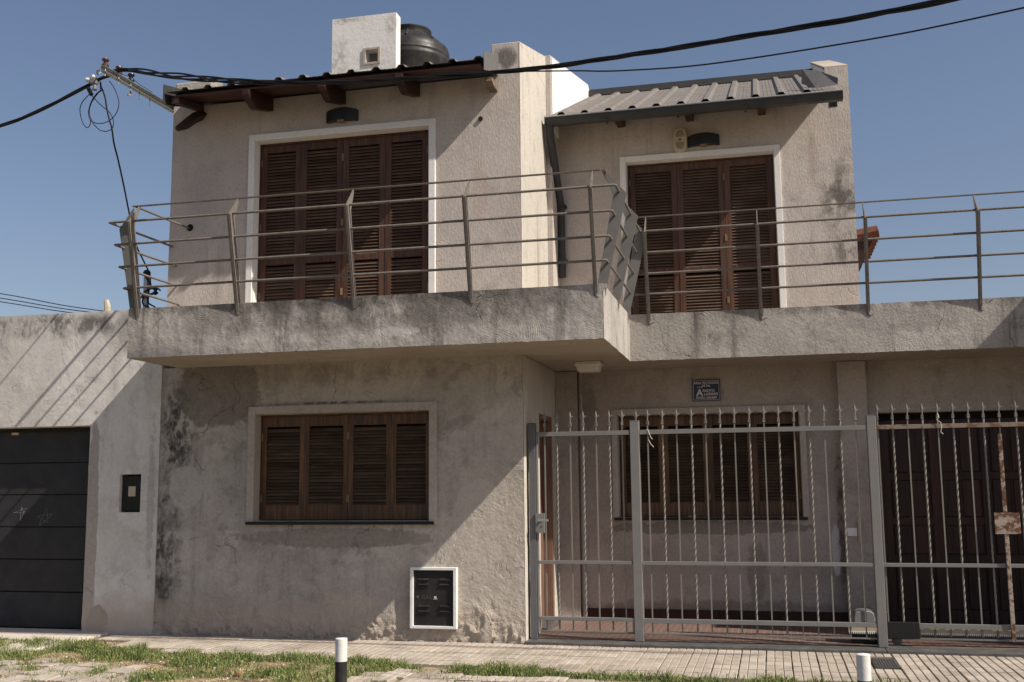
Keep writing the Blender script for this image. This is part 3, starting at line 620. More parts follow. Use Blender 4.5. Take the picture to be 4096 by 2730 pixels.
# gutter and downpipe
gp = [(1.14, 5.258), (1.135, 5.185), (1.10, 5.165), (1.04, 5.166), (1.005, 5.19), (1.0, 5.228), (.988, 5.234), (.988, 5.246), (1.012, 5.246), (1.014, 5.20), (1.045, 5.176), (1.1, 5.174), (1.127, 5.19), (1.13, 5.258)]
gt = MB().prism(gp, 'x', -2.165, .845).build('gutter', M['gutter'], house)
MB().tube([(-2.165, .99, 5.243), (.845, .99, 5.243)], .008, 8).build('gutter_lip_highlight', M['zinc'], gt, smooth=True)  # paler rim tube, its colour paints in the highlight along the lip
for x in (-1.52, -.78, -.1): B(x-.012, x+.012, .984, 1.14, 5.158, 5.1635).build('gutter_strap', M['gutter'], gt); 
for x in (-2.163, .843): B(x-.003, x+.003, 1.0, 1.13, 5.17, 5.24).build('gutter_end', M['gutter'], gt)
MB().prism([(1.15, 5.245), (1.6, 5.435), (1.6, 5.455), (1.15, 5.262)], 'x', -2.12, .72).build('eave_soffit', M['board'], house)
for x in (-1.43, -.69, .06): MB().prism([(1.22, 5.285), (1.6, 5.43), (1.6, 5.265), (1.25, 5.235)], 'x', x-.04, x+.04).build('rafter_end', M['beam'], house, bevel=.004)
MB().tube([(-2.125, 1.07, 5.19), (-2.125, 1.08, 5.08), (-2.12, 1.16, 4.97), (-2.11, 1.48, 4.50), (-2.105, 1.53, 4.40), (-2.105, 1.535, 3.63)], .044, 12).build('downpipe', M['pipe'], house, smooth=True)
for z in (4.4, 3.8): B(-2.165, -2.045, 1.475, 1.598, z, z+.02).build('pipe_bracket', M['pipe'], house)
# rooftop tank screen
sc = wall_y(-4.79, -4.0, 1.5, 1.65, 5.75, 6.852, [(-4.369, -4.216, 6.275, 6.425)]).build('tank_screen_wall', M['white'], house)
for a, b, c_, d in ((-4.395, -4.369, 6.25, 6.45), (-4.216, -4.19, 6.25, 6.45)): B(a, b, 1.485, 1.505, c_, d).build('vent_frame', M['soffit'], sc)
for c_, d in ((6.25, 6.275), (6.425, 6.45)): B(-4.369, -4.216, 1.486, 1.505, c_, d).build('vent_frame', M['soffit'], sc)
B(-4.36, -4.225, 1.60, 1.61, 6.28, 6.42).build('vent_pane', M['flash'], sc)
MB().lathe([(.022, -.014), (.022, .004), (.013, .004), (.013, -.012)], (-2.587, -.006, 4.921), 14, 'y').build('pipe_stub', M['black'], house)

# ------------------------------------------------------------------ neighbours
nb = thing('neighbour_garage', 'low pale plastered garage with charcoal sectional door left of the house', 'garage', (-8, .1, 0))
GL = (-9.7, -6.718, .0, 2.055); MET = (-6.356, -6.118, 1.178, 1.554)
wall_y(-11.5, -5.927, -.012, .22, -.05, 3.228, [GL, MET]).build('garage_wall', M['neigh'], nb)
relief('y', -.012, -8.4, -5.927, -.02, 3.23, .028, .005, [(-9.7, GL[1], -.05, GL[3]), MET], foot=.008, ragged=.006, seed=31.).build('garage_render', M['neigh'], nb, smooth=True)
B(-11.5, -5.91, .225, 5, 2.9, 3.1).build('garage_roof', M['soffit'], nb); B(-11.5, -6.0, 4.8, 5, 0, 2.9).build('garage_rear', M['neigh'], nb)
gdl = B(-9.7, -6.6, .205, .23, -.02, 2.055).build('sectional_door', M['black'], nb)
zs_ = [.012, .372, .701, 1.029, 1.36, 1.689, 2.015]
for a, b in zip(zs_, zs_[1:]): B(-9.7, -6.66, .17, .204, a+.005, b-.006).build('door_panel', M['gpanel'], gdl, bevel=.004)
B(-7.78, -7.70, .155, .169, 1.985, 2.01).build('maker_plate', M['beige'], gdl)
def star(pts):
    m = MB(); k = .155/.1
    for a, b in zip(pts, pts[1:]):
        for d in (0,):
            m.tube([(a[0]+d-.03, .1685, a[1]+random.uniform(-.004, .004)), (b[0]-.03, .1685, b[1]+random.uniform(-.006, .006))], .0013, 4)
    m.build('chalk_star', M['chalk'], gdl)
star([(-7.69, 1.171), (-7.536, 1.224), (-7.603, 1.086), (-7.594, 1.238), (-7.561, 1.172), (-7.69, 1.171)])
star([(-7.40, 1.14), (-7.222, 1.159), (-7.372, 1.039), (-7.291, 1.221), (-7.268, 1.068), (-7.40, 1.14)])
mb = B(MET[0], MET[1], .10, .14, MET[2], MET[3]).build('meter_niche', M['dark'], nb)
B(MET[0]+.006, MET[1]-.006, .02, .10, MET[2]+.012, MET[3]-.012).build('meter_box', M['blackpaint'], mb, bevel=.006)
B(-6.275, -6.195, .013, .021, 1.335, 1.435).build('meter_window', M['beige'], mb, bevel=.003)
rb = thing('neighbour_building', 'plain plastered building just beyond the right edge of the picture', 'building', (5.6, 3, 0))
B(3.605, 8, -.0, 6, -.05, 4.32).build('wall', M['neigh'], rb); B(3.58, 8.03, -.03, 6.03, 4.32, 4.38).build('coping', M['concrete'], rb)

# ------------------------------------------------------------------ balcony railings
TUBES = ((3.865, .145), (3.66, .105), (3.455, .072), (3.258, .038)); TOPZ, TOPO = 4.035, .025
PROF = [(.002, 2.955), (.02, 3.06), (.205, 3.845), (.03, 4.04), (.015, 4.035), (.09, 3.83), (-.055, 3.10), (-.055, 3.063), (.002, 3.063)]
def post_front(par, x, y):      # plate across the facade line, outward = -Y
    MB().prism([(y-o-.006, z) for o, z in PROF], 'x', x-.004, x+.004).build('post_plate', M['rail'], par)
    MB().prism([(y-.004, 2.955), (y-.024, 3.06), (y-.209, 3.845), (y-.199, 3.85), (y-.014, 3.065)], 'x', x-.017, x+.017).build('post_flange', M['rail'], par)
r1 = thing('balcony_railing', 'steel balcony railing with outward leaning posts in front of the left upper shutters', 'railing', (-3.5, -.9, 3.06), 'balcony railings')
for x in (-5.655, -4.64, -3.515, -2.445, -1.36): post_front(r1, x, -.9)
MB().prism([(-5.74-o*.8, z) for o, z in PROF], 'y', -.868, -.860).build('post_plate', M['plate'], r1)
for y in (-.833, -.045, .66): MB().prism([(-1.294+o, z) for o, z in PROF], 'y', y-.004, y+.004).build('post_plate', M['plate'], r1)
for (z, o), xe in zip(TUBES, (-5.863, -5.818, -5.80, -5.768)):
    MB().tube([(-5.745-o, -.9-o, z), (-1.30+o-.02, -.9-o, z), (-1.30+o-.004, -.9-o+.005, z), (-1.30+o, -.9-o+.02, z), (-1.30+o, .66, z)], .0115, 10).build('rail_tube', M['rail'], r1, smooth=True)
    MB().tube([(-5.745-o, -.9-o, z), (xe, .0, z-.0)], .0115, 10).build('rail_tube', M['rail'], r1, smooth=True)
B(-5.73, -1.30, -.9-TOPO-.018, -.9-TOPO+.018, TOPZ, TOPZ+.007).build('top_rail', M['rail'], r1)
MB().tube([(-5.70, -.92, TOPZ+.002), (-5.69, -.5, 4.04), (-5.682, .0, 4.046)], .012, 6).build('top_rail', M['rail'], r1)
MB().prism([(-.925, TOPZ), (.78, TOPZ), (.78, TOPZ+.007), (-.925, TOPZ+.007)], 'x', -1.29, -1.255).build('top_rail', M['rail'], r1)
MB().lathe([(.03, -.012), (.04, -.003), (.0, -.002)], (-5.672, .0, 4.05), 9, 'y').build('wall_socket', M['dark'], r1)
r2_ = thing('balcony_railing', 'steel balcony railing with outward leaning posts along the right-hand terrace edge', 'railing', (.8, .8, 3.06), 'balcony railings')
for x in (-1.105, -.03, .95, 1.93, 2.9): post_front(r2_, x, .8)
for z, o in TUBES: MB().tube([(-1.30+o, .8-o, z), (3.58, .8-o, z)], .0115, 10).build('rail_tube', M['rail'], r2_, smooth=True)
B(-1.25, 3.58, .8-TOPO-.018, .8-TOPO+.018, TOPZ, TOPZ+.007).build('top_rail', M['rail'], r2_)
for x, y in [(x, -.9) for x in (-4.64, -3.515, -2.445, -1.36)]+[(x, .8) for x in (-1.105, -.03, .95, 1.93)]:
    e = [(x+.008, 3.064), (x+.10+random.uniform(-.02, .03), 3.064), (x+.09+random.uniform(-.02, .02), 3.03), (x+.06, 2.995+random.uniform(-.02, .02)), (x+.025, 2.965+random.uniform(-.02, .01)), (x+.006, 2.96)]
    MB().prism(e, 'y', y-.0105, y-.002).build('mortar_patch', M['slab'], house, bevel=.002)

# ------------------------------------------------------------------ gates and fence
G1, G2 = .10, .27
def post(name, x0, x1, label, mat, d=.09):
    t = thing(name, label, 'gate post', ((x0+x1)/2, G1+d/2, .025), 'gate posts')
    B(x0, x1, G1, G1+d, .026, 1.975).build('shaft', mat, t, bevel=.004); B(x0-.001, x1+.001, G1-.001, G1+d+.001, 1.975, 1.981).build('cap', mat, t); return t
post('gate_post', -2.175, -2.112, 'slim dark steel gate post against the wing corner', M['darkpost'], .07)
post('gate_post', -1.232, -1.150, 'square grey steel gate post between small gate and fixed fence', M['gate'])
post('gate_post', .822, .898, 'square grey steel gate post beside the sliding gate', M['gate'])
ZB, ZT = .095, 1.945
def twist_mesh():
    n = 130; m = MB(); o = 0
    for i in range(n+1):
        z = ZB+(ZT-ZB)*i/n; a = (i/n)*(ZT-ZB)/.062*math.pi/2
        for k in range(4):
            an = a+math.pi/4+k*math.pi/2; m.v.append((.009*math.cos(an), .009*math.sin(an), z))
    for i in range(n):
        for k in range(4): m.f.append((i*4+k, i*4+(k+1) % 4, (i+1)*4+(k+1) % 4, (i+1)*4+k))
    m.f += [(0, 1, 2, 3), tuple(n*4+k for k in range(4))]
    return m.mesh('bar', M['bar'])
TW = twist_mesh(); PL = B(-.0058, .0058, -.0058, .0058, ZB, ZT).mesh('bar', M['bar'])
m = MB(); m.box(-.012, .012, -.012, .012, 1.943, 1.951); m.box(-.0095, .0095, -.0095, .0095, 1.951, 1.967); m.box(-.012, .012, -.012, .012, 1.967, 1.974)
m.lathe([(.006, 1.974), (.0062, 2.0), (.009, 2.022), (.0105, 2.04), (.005, 2.065), (.0006, 2.083)], (0, 0, 0), 6)
for s in (-1, 1): m.tube([(0, 0, 2.003), (s*.010, 0, 2.022), (s*.019, 0, 2.033), (s*.027, 0, 2.032), (s*.030, 0, 2.027)], [.004, .006, .0055, .004, .0015], 5)
FL = m.mesh('finial', M['bar'])
def bars(t, xs, y, first_twisted, z=0.):
    for i, x in enumerate(xs):
        b = link('bar', TW if (i % 2 == 0) == first_twisted else PL, t, (x, y, z)); link('finial', FL, b, (x, y, z), (0, 0, random.gauss(0, .08)))
def rails(t, x0, x1, y, zs, mat, names='rail'):
    for z0, z1 in zs: B(x0, x1, y, y+.035, z0, z1).build(names, mat, t, bevel=.002)
pg = thing('pedestrian_gate', 'narrow grey barred gate with lever handle beside the house wing', 'gate', (-1.67, G1, .09))
bars(pg, (-2.027, -1.912, -1.787, -1.666, -1.545, -1.424, -1.305), G1+.035, False)
rails(pg, -2.10, -1.236, G1+.005, ((1.853, 1.893), (.695, .725), (.196, .227)), M['gate']); B(-2.10, -1.236, G1+.02, G1+.034, .093, .105).build('bottom_rod', M['gate'], pg)
B(-2.108, -2.092, G1+.005, G1+.04, .093, 1.893).build('stile', M['gate'], pg, bevel=.002); B(-1.250, -1.236, G1+.006, G1+.039, .106, .195).build('stile', M['gate'], pg)
lk = B(-2.115, -2.03, G1-.018, G1+.003, .972, 1.150).build('lock_case', M['gate'], pg, bevel=.003)
B(-2.075, -2.05, G1-.055, G1-.018, 1.08, 1.095).build('handle_stem', M['zinc'], lk); B(-2.085, -1.985, G1-.062, G1-.050, 1.078, 1.098).build('lever_handle', M['zinc'], lk, bevel=.003)
MB().lathe([(.006, -.003), (.006, .0)], (-2.06, G1-.0185, 1.03), 10, 'y').build('keyhole', M['dark'], lk)
fp = thing('fixed_fence', 'fixed grey barred fence panel in front of the barred lower window', 'fence', (-.16, G1, .09))
bars(fp, [-1.073, -.939, -.811, -.679, -.553, -.425, -.299, -.169, -.042, .083, .215, .343, .471, .604, .732], G1+.035, False)
rails(fp, -1.149, .821, G1+.005, ((1.853, 1.893), (.692, .723), (.188, .226)), M['gate']); B(-1.149, .821, G1+.02, G1+.034, .089, .101).build('bottom_rod', M['gate'], fp)
link('finial', FL, fp, (-1.187, G1+.11, 0)); 
sg = thing('sliding_gate', 'sliding barred gate with rusty upright and toothed rack in front of the garage', 'gate', (2., G2, .06))
bars(sg, [.93, 1.055, 1.18, 1.303, 1.428, 1.553, 1.677, 1.798, 1.925, 2.058, 2.18, 2.305, 2.43, 2.555, 2.68, 2.8, 2.93, 3.05, 3.18, 3.3], G2+.03, False, .006)
rails(sg, .90, 3.4, G2, ((1.862, 1.900),), M['rustrail'], 'top_rail'); rails(sg, .90, 3.4, G2, ((.68, .711), (.167, .208)), M['gate'])
B(.90, 3.4, G2+.012, G2+.026, .074, .088).build('bottom_rod', M['gate'], sg)
B(1.893, 1.926, G2-.022, G2-.001, .075, 1.80).build('upright', M['rust'], sg, bevel=.003, label='rusty flaking upright')
B(1.82, 2.02, G2-.030, G2-.023, .96, 1.137).build('lock_plate', M['rust'], sg, bevel=.002, label='rusty square lock plate')
B(.60, 3.4, G2+.05, G2+.06, .125, .163).build('rack_bar', M['beige'], sg)
m = MB(); k = .60
while k < 3.39:
    m.prism([(k, .127), (k+.004, .108), (k+.010, .108), (k+.014, .127)], 'y', G2+.044, G2+.062); k += .0155
m.build('rack_teeth', M['whitepaint'], sg, kind='stuff')
br_ = B(.905, 1.17, G2-.05, G2-.004, .085, .222).build('wheel_bracket', M['blackpaint'], sg, bevel=.004)
MB().lathe([(.035, -.012), (.042, -.008), (.042, .008), (.035, .012)], (.985, G2-.02, .064), 20, 'y').build('wheel', M['iron'], sg, smooth=True)
tr = B(-1.1, 3.55, G2-.035, G2-.005, .018, .0235).build('gate_track', M['rustrail'], None, label='thin steel floor track of the sliding gate', cat='track')
mo = thing('gate_motor', 'grey rounded gate opener motor on the patio floor behind the fence', 'gate motor', (.73, .45, .02))
q = [(.648, .15), (.65, .25), (.665, .285), (.70, .298), (.78, .298), (.815, .285), (.83, .25), (.832, .15)]
MB().prism(q, 'y', .36, .55).build('cover', M['motor'], mo, bevel=.01, smooth=True); B(.63, .85, .35, .56, .019, .149).build('base', M['blackpaint'], mo, bevel=.006)
MB().lathe([(.03, -.01), (.034, 0), (.03, .01)], (.79, .347, .075), 14, 'y').build('pinion', M['iron'], mo)
def string(name, paths, label):
    m = MB()
    for p in paths: m.tube(p, .0032, 5)
    m.build(name, M['string'], label=label, cat='string')
string('string', [[(-1.073, .118, 1.90), (-1.062, .10, 1.884), (-1.055, .096, 1.856), (-1.039, .096, 1.821), (-1.026, .096, 1.808)], [(-1.068, .122, 1.83), (-1.064, .12, 1.801), (-1.049, .115, 1.77), (-1.02, .11, 1.736)]], 'frayed pale string tied to the fixed fence near the middle post')
string('string', [[(1.428, .285, 1.99), (1.434, .262, 1.954), (1.414, .262, 1.936), (1.446, .258, 1.91), (1.449, .258, 1.866), (1.441, .258, 1.829), (1.459, .258, 1.81)]], 'pale knotted string hanging from the sliding gate')

# ------------------------------------------------------------------ wall-mounted things
def text(s, x, z, y, size, mat, parent, bold=.0, name='lettering', align='CENTER', sx=1.):
    cu = bpy.data.curves.new('t', 'FONT'); cu.body = s; cu.size = size; cu.align_x = align; cu.align_y = 'CENTER'; cu.extrude = .0006; cu.offset = bold
    o = bpy.data.objects.new('t', cu); C.objects.link(o); dg = bpy.context.evaluated_depsgraph_get()
    me = bpy.data.meshes.new_from_object(o.evaluated_get(dg)); bpy.data.objects.remove(o)
    me.transform(Matrix.Diagonal((sx, 1, 1, 1))); me.transform(Matrix.Rotation(math.pi/2, 4, 'X')); me.transform(Matrix.Translation((x, y, z)))
    me.materials.clear(); me.materials.append(mat); return link(name, me, parent)
sg_ = thing('alarm_sign', 'small navy alarm company sign with pale lettering above the barred window', 'sign', (-.62, 1.585, 2.27))
SX, SZ, SY = -.615, 2.366, 1.575
B(SX-.142, SX+.142, SY, SY+.006, SZ-.112, SZ+.112).build('panel', M['navy'], sg_)
for a, b, c_, d in ((-.132, .132, .098, .1015), (-.132, .132, -.1015, -.098), (-.132, -.1285, -.098, .098), (.1285, .132, -.098, .098)): B(SX+a, SX+b, SY-.001, SY, SZ+c_, SZ+d).build('border_line', M['signwhite'], sg_)
text('AREA PROTEGIDA', SX, SZ+.074, SY-.0008, .033, M['signwhite'], sg_, .0006, sx=.93); text('24 Hs.', SX, SZ+.045, SY-.0008, .036, M['signwhite'], sg_, .0008)
text('A', SX-.068, SZ-.028, SY-.0008, .098, M['signwhite'], sg_, .003); text('RROYO', SX+.024, SZ-.006, SY-.0008, .036, M['signwhite'], sg_, .0012); text('LARMAS', SX+.046, SZ-.042, SY-.0008, .038, M['signwhite'], sg_, .0012)
text('03402-420489', SX, SZ-.079, SY-.0008, .036, M['signwhite'], sg_, .0006)
for rr in (.026, .034):
    MB().tube([(SX-.068+rr*1.1*math.sin(R(a)), SY-.0005, SZ-.008+.013+rr*math.cos(R(a))) for a in range(-50, 51, 20)], .0016, 5).build('wave_mark', M['signwhite'], sg_)
def bulkhead(x, y, z, label):
    t = thing('bulkhead_lamp', label, 'wall lamp', (x, y, z-.06), 'bulkhead lamps'); m = MB(); n = 12; w = .165
    for yy in (0, 1):
        for i in range(n+1):
            u = -1+2*i/n; bulge = (1-u*u); top = .05+.022*bulge; bot = -.06+.012*bulge; d = -.075*(.45+.55*bulge)*yy
            m.v += [(x+u*w, y+d, z+bot), (x+u*w, y+d, z+top)]
    for i in range(n):
        a = 2*(n+1)+2*i; m.f += [(a, a+2, a+3, a+1), (2*i+1, 2*i+3, a+3, a+1), (2*i, 2*i+2, a+2, a)]
    e = 2*(n+1)
    m.f += [(0, 1, e+1, e), (2*n, 2*n+1, e+2*n+1, e+2*n)]
    m.build('hood', M['black'], t); B(x-.035, x+.035, y-.07, y-.01, z-.066, z-.052).build('lens', M['brass'], t)
bulkhead(-4.012, -.006, 5.075, 'curved black wall lamp above the left upper shutters'); bulkhead(-.553, 1.594, 5.035, 'curved black wall lamp beside the cream siren over the right upper shutters')
si = thing('alarm_siren', 'cream alarm siren box with grilles above the right upper shutters', 'siren', (-.8, 1.59, 4.92))
q = [(-.872, 4.99), (-.865, 4.95), (-.83, 4.922), (-.77, 4.922), (-.735, 4.95), (-.728, 4.99), (-.728, 5.12), (-.74, 5.165), (-.775, 5.187), (-.825, 5.187), (-.86, 5.165), (-.872, 5.12)]
cs = MB().prism(q, 'y', 1.535, 1.594).build('case', M['beige'], si, bevel=.01, smooth=True)
M['grille'] = plain('siren_grille', (.27, .235, .18), .7)
for z0, n_ in ((4.955, 9), (5.085, 9)):
    for k in range(n_):
        w = .048*math.sqrt(max(.1, 1-((k-(8 if z0 < 5 else 0))/9.)**2)); B(-.8-w, -.8+w, 1.531, 1.5355, z0+k*.0085, z0+k*.0085+.0045).build('grille_slot', M['grille'], cs)
B(-.815, -.785, 1.531, 1.536, 5.05, 5.062).build('sensor_eye', M['dark'], cs)
ld = thing('ceiling_light', 'pale box light fixture under the balcony slab corner', 'ceiling light', (-1.70, .75, 2.5))
MB().prism([(-1.835, 2.608), (-1.805, 2.51), (-1.60, 2.51), (-1.575, 2.608)], 'y', .68, .84).build('diffuser', M['lampwhite'], ld, bevel=.008); B(-1.84, -1.57, .672, .848, 2.572, 2.580).build('trim', M['whitepaint'], ld)
# gas cabinet
gc = thing('gas_cabinet', 'black louvred gas meter door in white frame low on the wing wall', 'gas cabinet', (-3.05, -.02, .117))
for a, b, c_, d in ((-3.275, -3.245, .117, .667), (-2.86, -2.829, .117, .667), (-3.245, -2.86, .117, .142), (-3.245, -2.86, .642, .667)): B(a, b, -.055, .0, c_, d).build('frame', M['whitepaint'], gc, bevel=.003)
dr = B(-3.245, -2.86, -.032, -.02, .142, .642).build('door', M['gasdoor'], gc)
for cx in (-3.147, -2.942):
    for cz in (.515, .56, .275, .32):
        MB().prism([(-.032, cz+.008), (-.046, cz-.006), (-.044, cz-.010), (-.032, cz-.004)], 'x', cx-.052, cx+.052).build('louvre', M['gasdoor'], dr)
text('GAS', -3.121, .393, -.0335, .052, M['iron'], dr, name='embossed_lettering')
MB().lathe([(.014, -.004), (.014, .0), (.009, .0), (.009, -.003)], (-3.206, -.034, .399), 12, 'y').build('latch_hole', M['iron'], dr)
m = MB(); m.prism([(-3.05, .398), (-3.048, .41), (-3.042, .404), (-3.032, .404), (-3.027, .41), (-3.025, .398), (-3.031, .388), (-3.044, .388)], 'y', -.034, -.0325)
m.prism([(-3.057, .381), (-3.02, .391), (-3.019, .388), (-3.056, .378)], 'y', -.034, -.0325); m.prism([(-3.056, .383), (-3.017, .383), (-3.017, .38), (-3.056, .38)], 'y', -.0345, -.0341)
m.build('sticker', M['signwhite'], dr)
for z in (.16+.42, .20): MB().tube([(-2.872, -.036, z-.02), (-2.872, -.036, z+.02)], .008, 8).build('hinge', M['gasdoor'], dr)
gh = thing('pull_handle', 'beige bar handle and white tag on the pilaster behind the fence', 'handle', (.82, 1.46, .82))
MB().tube([(.82, 1.46, .83), (.82, 1.445, .85), (.82, 1.445, 1.03), (.82, 1.46, 1.05)], .018, 8).build('handle', M['beige'], gh, smooth=True); B(.703, .795, 1.462, 1.469, .887, .965).build('tag', M['whitepaint'], gh)
ci = thing('wall_conduit_box', 'small white cable cover on the wall left of the upper shutters', 'cable cover', (-5.17, -.01, 3.75))
B(-5.19, -5.155, -.03, -.005, 3.78, 3.97).build('cover', M['whitepaint'], ci, bevel=.006); B(-5.183, -5.162, -.022, -.005, 3.75, 3.779).build('cable_entry', M['rubble'], ci)

# ------------------------------------------------------------------ roof tank
tk = thing('water_tank', 'black plastic water tank behind the white rooftop screen wall', 'water tank', (-4.22, 2.65, 5.95))
MB().lathe([(.48, 5.9), (.495, 5.95), (.495, 6.655), (.503, 6.67), (.503, 6.70), (.496, 6.715), (.496, 6.735), (.502, 6.75), (.496, 6.765), (.496, 6.80), (.482, 6.865), (.40, 6.94), (.29, 7.03), (.262, 7.05)], (-4.22, 2.65, 0), 48).build('body', M['tank'], tk, smooth=True)
MB().lathe([(.258, 7.04), (.258, 7.09), (.266, 7.10), (.266, 7.122), (.22, 7.14), (.0, 7.15)], (-4.22, 2.65, 0), 36).build('lid', M['tank'], tk, smooth=True)
for k in range(8):
    a = k*math.pi/4+.2; c_, s_ = math.cos(a), math.sin(a)
    m = MB(); m.tube([(-4.22+c_*.28, 2.65+s_*.28, 7.035), (-4.22+c_*.44, 2.65+s_*.44, 6.905)], .02, 4); m.build('shoulder_rib', M['tank'], tk)

# ------------------------------------------------------------------ electric service: arm, insulators, cables
ar = thing('power_bracket', 'galvanised steel power bracket with insulators at the left roof corner', 'bracket', (-5.92, 0, 5.3))
m = MB(); m.box(-5.945, -5.941, -1.21, .10, 5.28, 5.335); m.box(-5.941, -5.895, -1.21, .10, 5.331, 5.335); m.box(-5.941, -5.895, -1.21, .10, 5.28, 5.284)
m.v = [(x, y, z+(.03*(y+1.21)/1.3)) for x, y, z in m.v]; m.build('channel', M['zinc'], ar)
def spool(y, z, mat):
    MB().lathe([(.012, -.004), (.030, 0), (.034, .012), (.030, .024), (.018, .032), (.017, .045), (.030, .054), (.034, .066), (.030, .076), (.012, .08)], (-5.92, y, z), 18).build('insulator', mat, ar, smooth=True)
    MB().tube([(-5.92, y, z-.09), (-5.92, y, z+.09)], .006, 6).build('bolt', M['zinc'], ar)
spool(-1.17, 5.338, M['porcelain']); spool(-.955, 5.345, M['porcelain']); spool(-.755, 5.35, M['porcelain_black'])
for y in (-.60, -.42): B(-5.925, -5.915, y-.006, y+.006, 5.22, 5.292).build('bolt', M['zinc'], ar)
MB().tube([(-5.92, -.76, 5.25), (-5.92, -.74, 5.225), (-5.92, -.77, 5.205), (-5.92, -.80, 5.20)], .009, 6).build('hook', M['rust'], ar)
def cr(pts, n=8):
    P = [Vector(p) for p in pts]; P = [P[0]*2-P[1]]+P+[P[-1]*2-P[-2]]; out = []
    for i in range(1, len(P)-2):
        a, b, c_, d = P[i-1:i+3]
        for k in range(n):
            t = k/n; out.append(.5*((2*b)+(c_-a)*t+(2*a-5*b+4*c_-d)*t*t+(3*b-a-3*c_+d)*t**3))
    return out+[P[-2]]
def cable(name, paths, r, label, mat=None, group=None, sides=7):
    m = MB()
    for p in paths: m.tube(cr(p), r, sides)
    return m.build(name, mat or M['cable'], None, smooth=True, label=label, cat='cable', group=group)
BUN = [(-5.943, -1.0, 5.363), (-5.731, -1.05, 5.334), (-5.177, -1.2, 5.163), (-4.65, -1.35, 5.011), (-4.067, -1.5, 4.871), (-3.416, -1.7, 4.729), (-2.809, -1.9, 4.618), (-2.194, -2.15, 4.491), (-1.816, -2.3, 4.421), (-1.353, -2.5, 4.34), (-0.953, -2.7, 4.275), (-0.493, -2.95, 4.192), (-0.076, -3.2, 4.114), (0.53, -3.6, 3.982), (0.991, -4.0, 3.857), (1.371, -4.3, 3.779), (2.199, -4.9, 3.649)]
LEFT = [(-9.6, -1.5, 4.2), (-7.9, -1.25, 4.63), (-7.072, -1.128, 4.878), (-6.815, -1.092, 4.963), (-6.552, -1.068, 5.068), (-6.198, -1.044, 5.224), (-6.055, -1.036, 5.291), (-5.95, -1.0, 5.33)]
def bundle(name, path, label, spread):
    c0 = cr(path, 10); m = MB(); s_ = 0.; run = [0]
    for a, b in zip(c0, c0[1:]): s_ += (b-a).length; run.append(s_)
    for k in range(4):
        pts = []
        for p, s2 in zip(c0, run):
            a = s2*2*math.pi/1.5+k*math.pi/2+.5*math.sin(s2*2+k); rr = .0098*spread(p)
            pts.append(p+Vector((0, math.cos(a)*rr, math.sin(a)*rr)))
        m.tube(pts, .0088, 8)
    m.build(name, M['cable'], None, smooth=True, label=label, cat='cable')
bundle('cable_bundle', BUN, 'thick twisted black cable bundle crossing in front of both roofs', lambda p: 1+1.6*max(0, min(1, (-3.6-p.x)/1.5))*max(0, min(1, (p.x+5.9)/.5)))
bundle('cable_bundle', LEFT, 'thick twisted black cable bundle running off left from the power bracket', lambda p: 1)
cable('thin_cable', [[(-2.446, -1.9, 4.635), (-1.891, -2.0, 4.549), (-1.281, -2.2, 4.414), (-1.081, -2.25, 4.371), (-0.885, -2.3, 4.337), (-0.484, -2.4, 4.282), (-0.091, -2.5, 4.251), (0.466, -2.7, 4.203), (0.972, -2.9, 4.163), (1.559, -3.1, 4.156), (1.761, -3.2, 4.144), (2.594, -3.6, 4.111)]], .0056, 'single thin black wire above the right roof')
cable('drop_cable', [[(-6.05, -1.05, 5.25), (-6.04, -1.05, 5.195), (-6.016, -1.05, 5.153), (-5.988, -1.05, 5.076), (-5.968, -1.05, 4.978), (-5.935, -1.05, 4.862), (-5.906, -1.05, 4.781), (-5.909, -1.0, 4.645), (-5.923, -.9, 4.507), (-6.052, -.6, 4.343), (-6.249, -.2, 4.195), (-6.488, .3, 4.004), (-6.644, .7, 3.906), (-6.723, .95, 3.814), (-6.705, .95, 3.7), (-6.676, .95, 3.643), (-6.644, .95, 3.617)]], .0085, 'black drop wire hanging from the power bracket down to the mast')
LA = [(-6.038, -1.05, 5.166), (-6.083, -1.05, 5.137), (-6.13, -1.05, 5.079), (-6.157, -1.05, 5.007), (-6.163, -1.05, 4.94), (-6.138, -1.05, 4.875), (-6.094, -1.05, 4.849), (-6.038, -1.05, 4.835), (-5.983, -1.05, 4.838), (-5.934, -1.05, 4.857), (-5.887, -1.05, 4.892), (-5.853, -1.05, 4.945), (-5.841, -1.05, 5.017), (-5.86, -1.05, 5.092), (-5.9, -1.05, 5.175), (-5.953, -1.05, 5.246)]
LB = [(-6.105, -1.06, 5.207), (-6.157, -1.06, 5.133), (-6.222, -1.06, 5.07), (-6.25, -1.06, 5.005), (-6.24, -1.06, 4.924), (-6.205, -1.06, 4.842), (-6.166, -1.06, 4.804), (-6.136, -1.06, 4.824), (-6.13, -1.06, 4.869)]
LC = [(-6.141, -1.04, 5.122), (-6.079, -1.04, 5.057), (-6.015, -1.04, 4.999), (-5.957, -1.04, 4.954), (-5.918, -1.04, 4.9), (-5.897, -1.04, 4.842), (-5.906, -1.04, 4.781), (-5.948, -1.04, 4.759), (-5.991, -1.04, 4.758), (-6.041, -1.04, 4.776), (-6.092, -1.04, 4.82), (-6.125, -1.04, 4.863), (-6.153, -1.04, 4.922), (-6.162, -1.04, 4.979), (-6.147, -1.04, 5.046), (-6.112, -1.04, 5.1), (-6.071, -1.04, 5.147), (-6.035, -1.04, 5.166)]
cable('wire_loops', [LA, LB, LC], .0042, 'loose thin wire loops dangling below the power bracket')
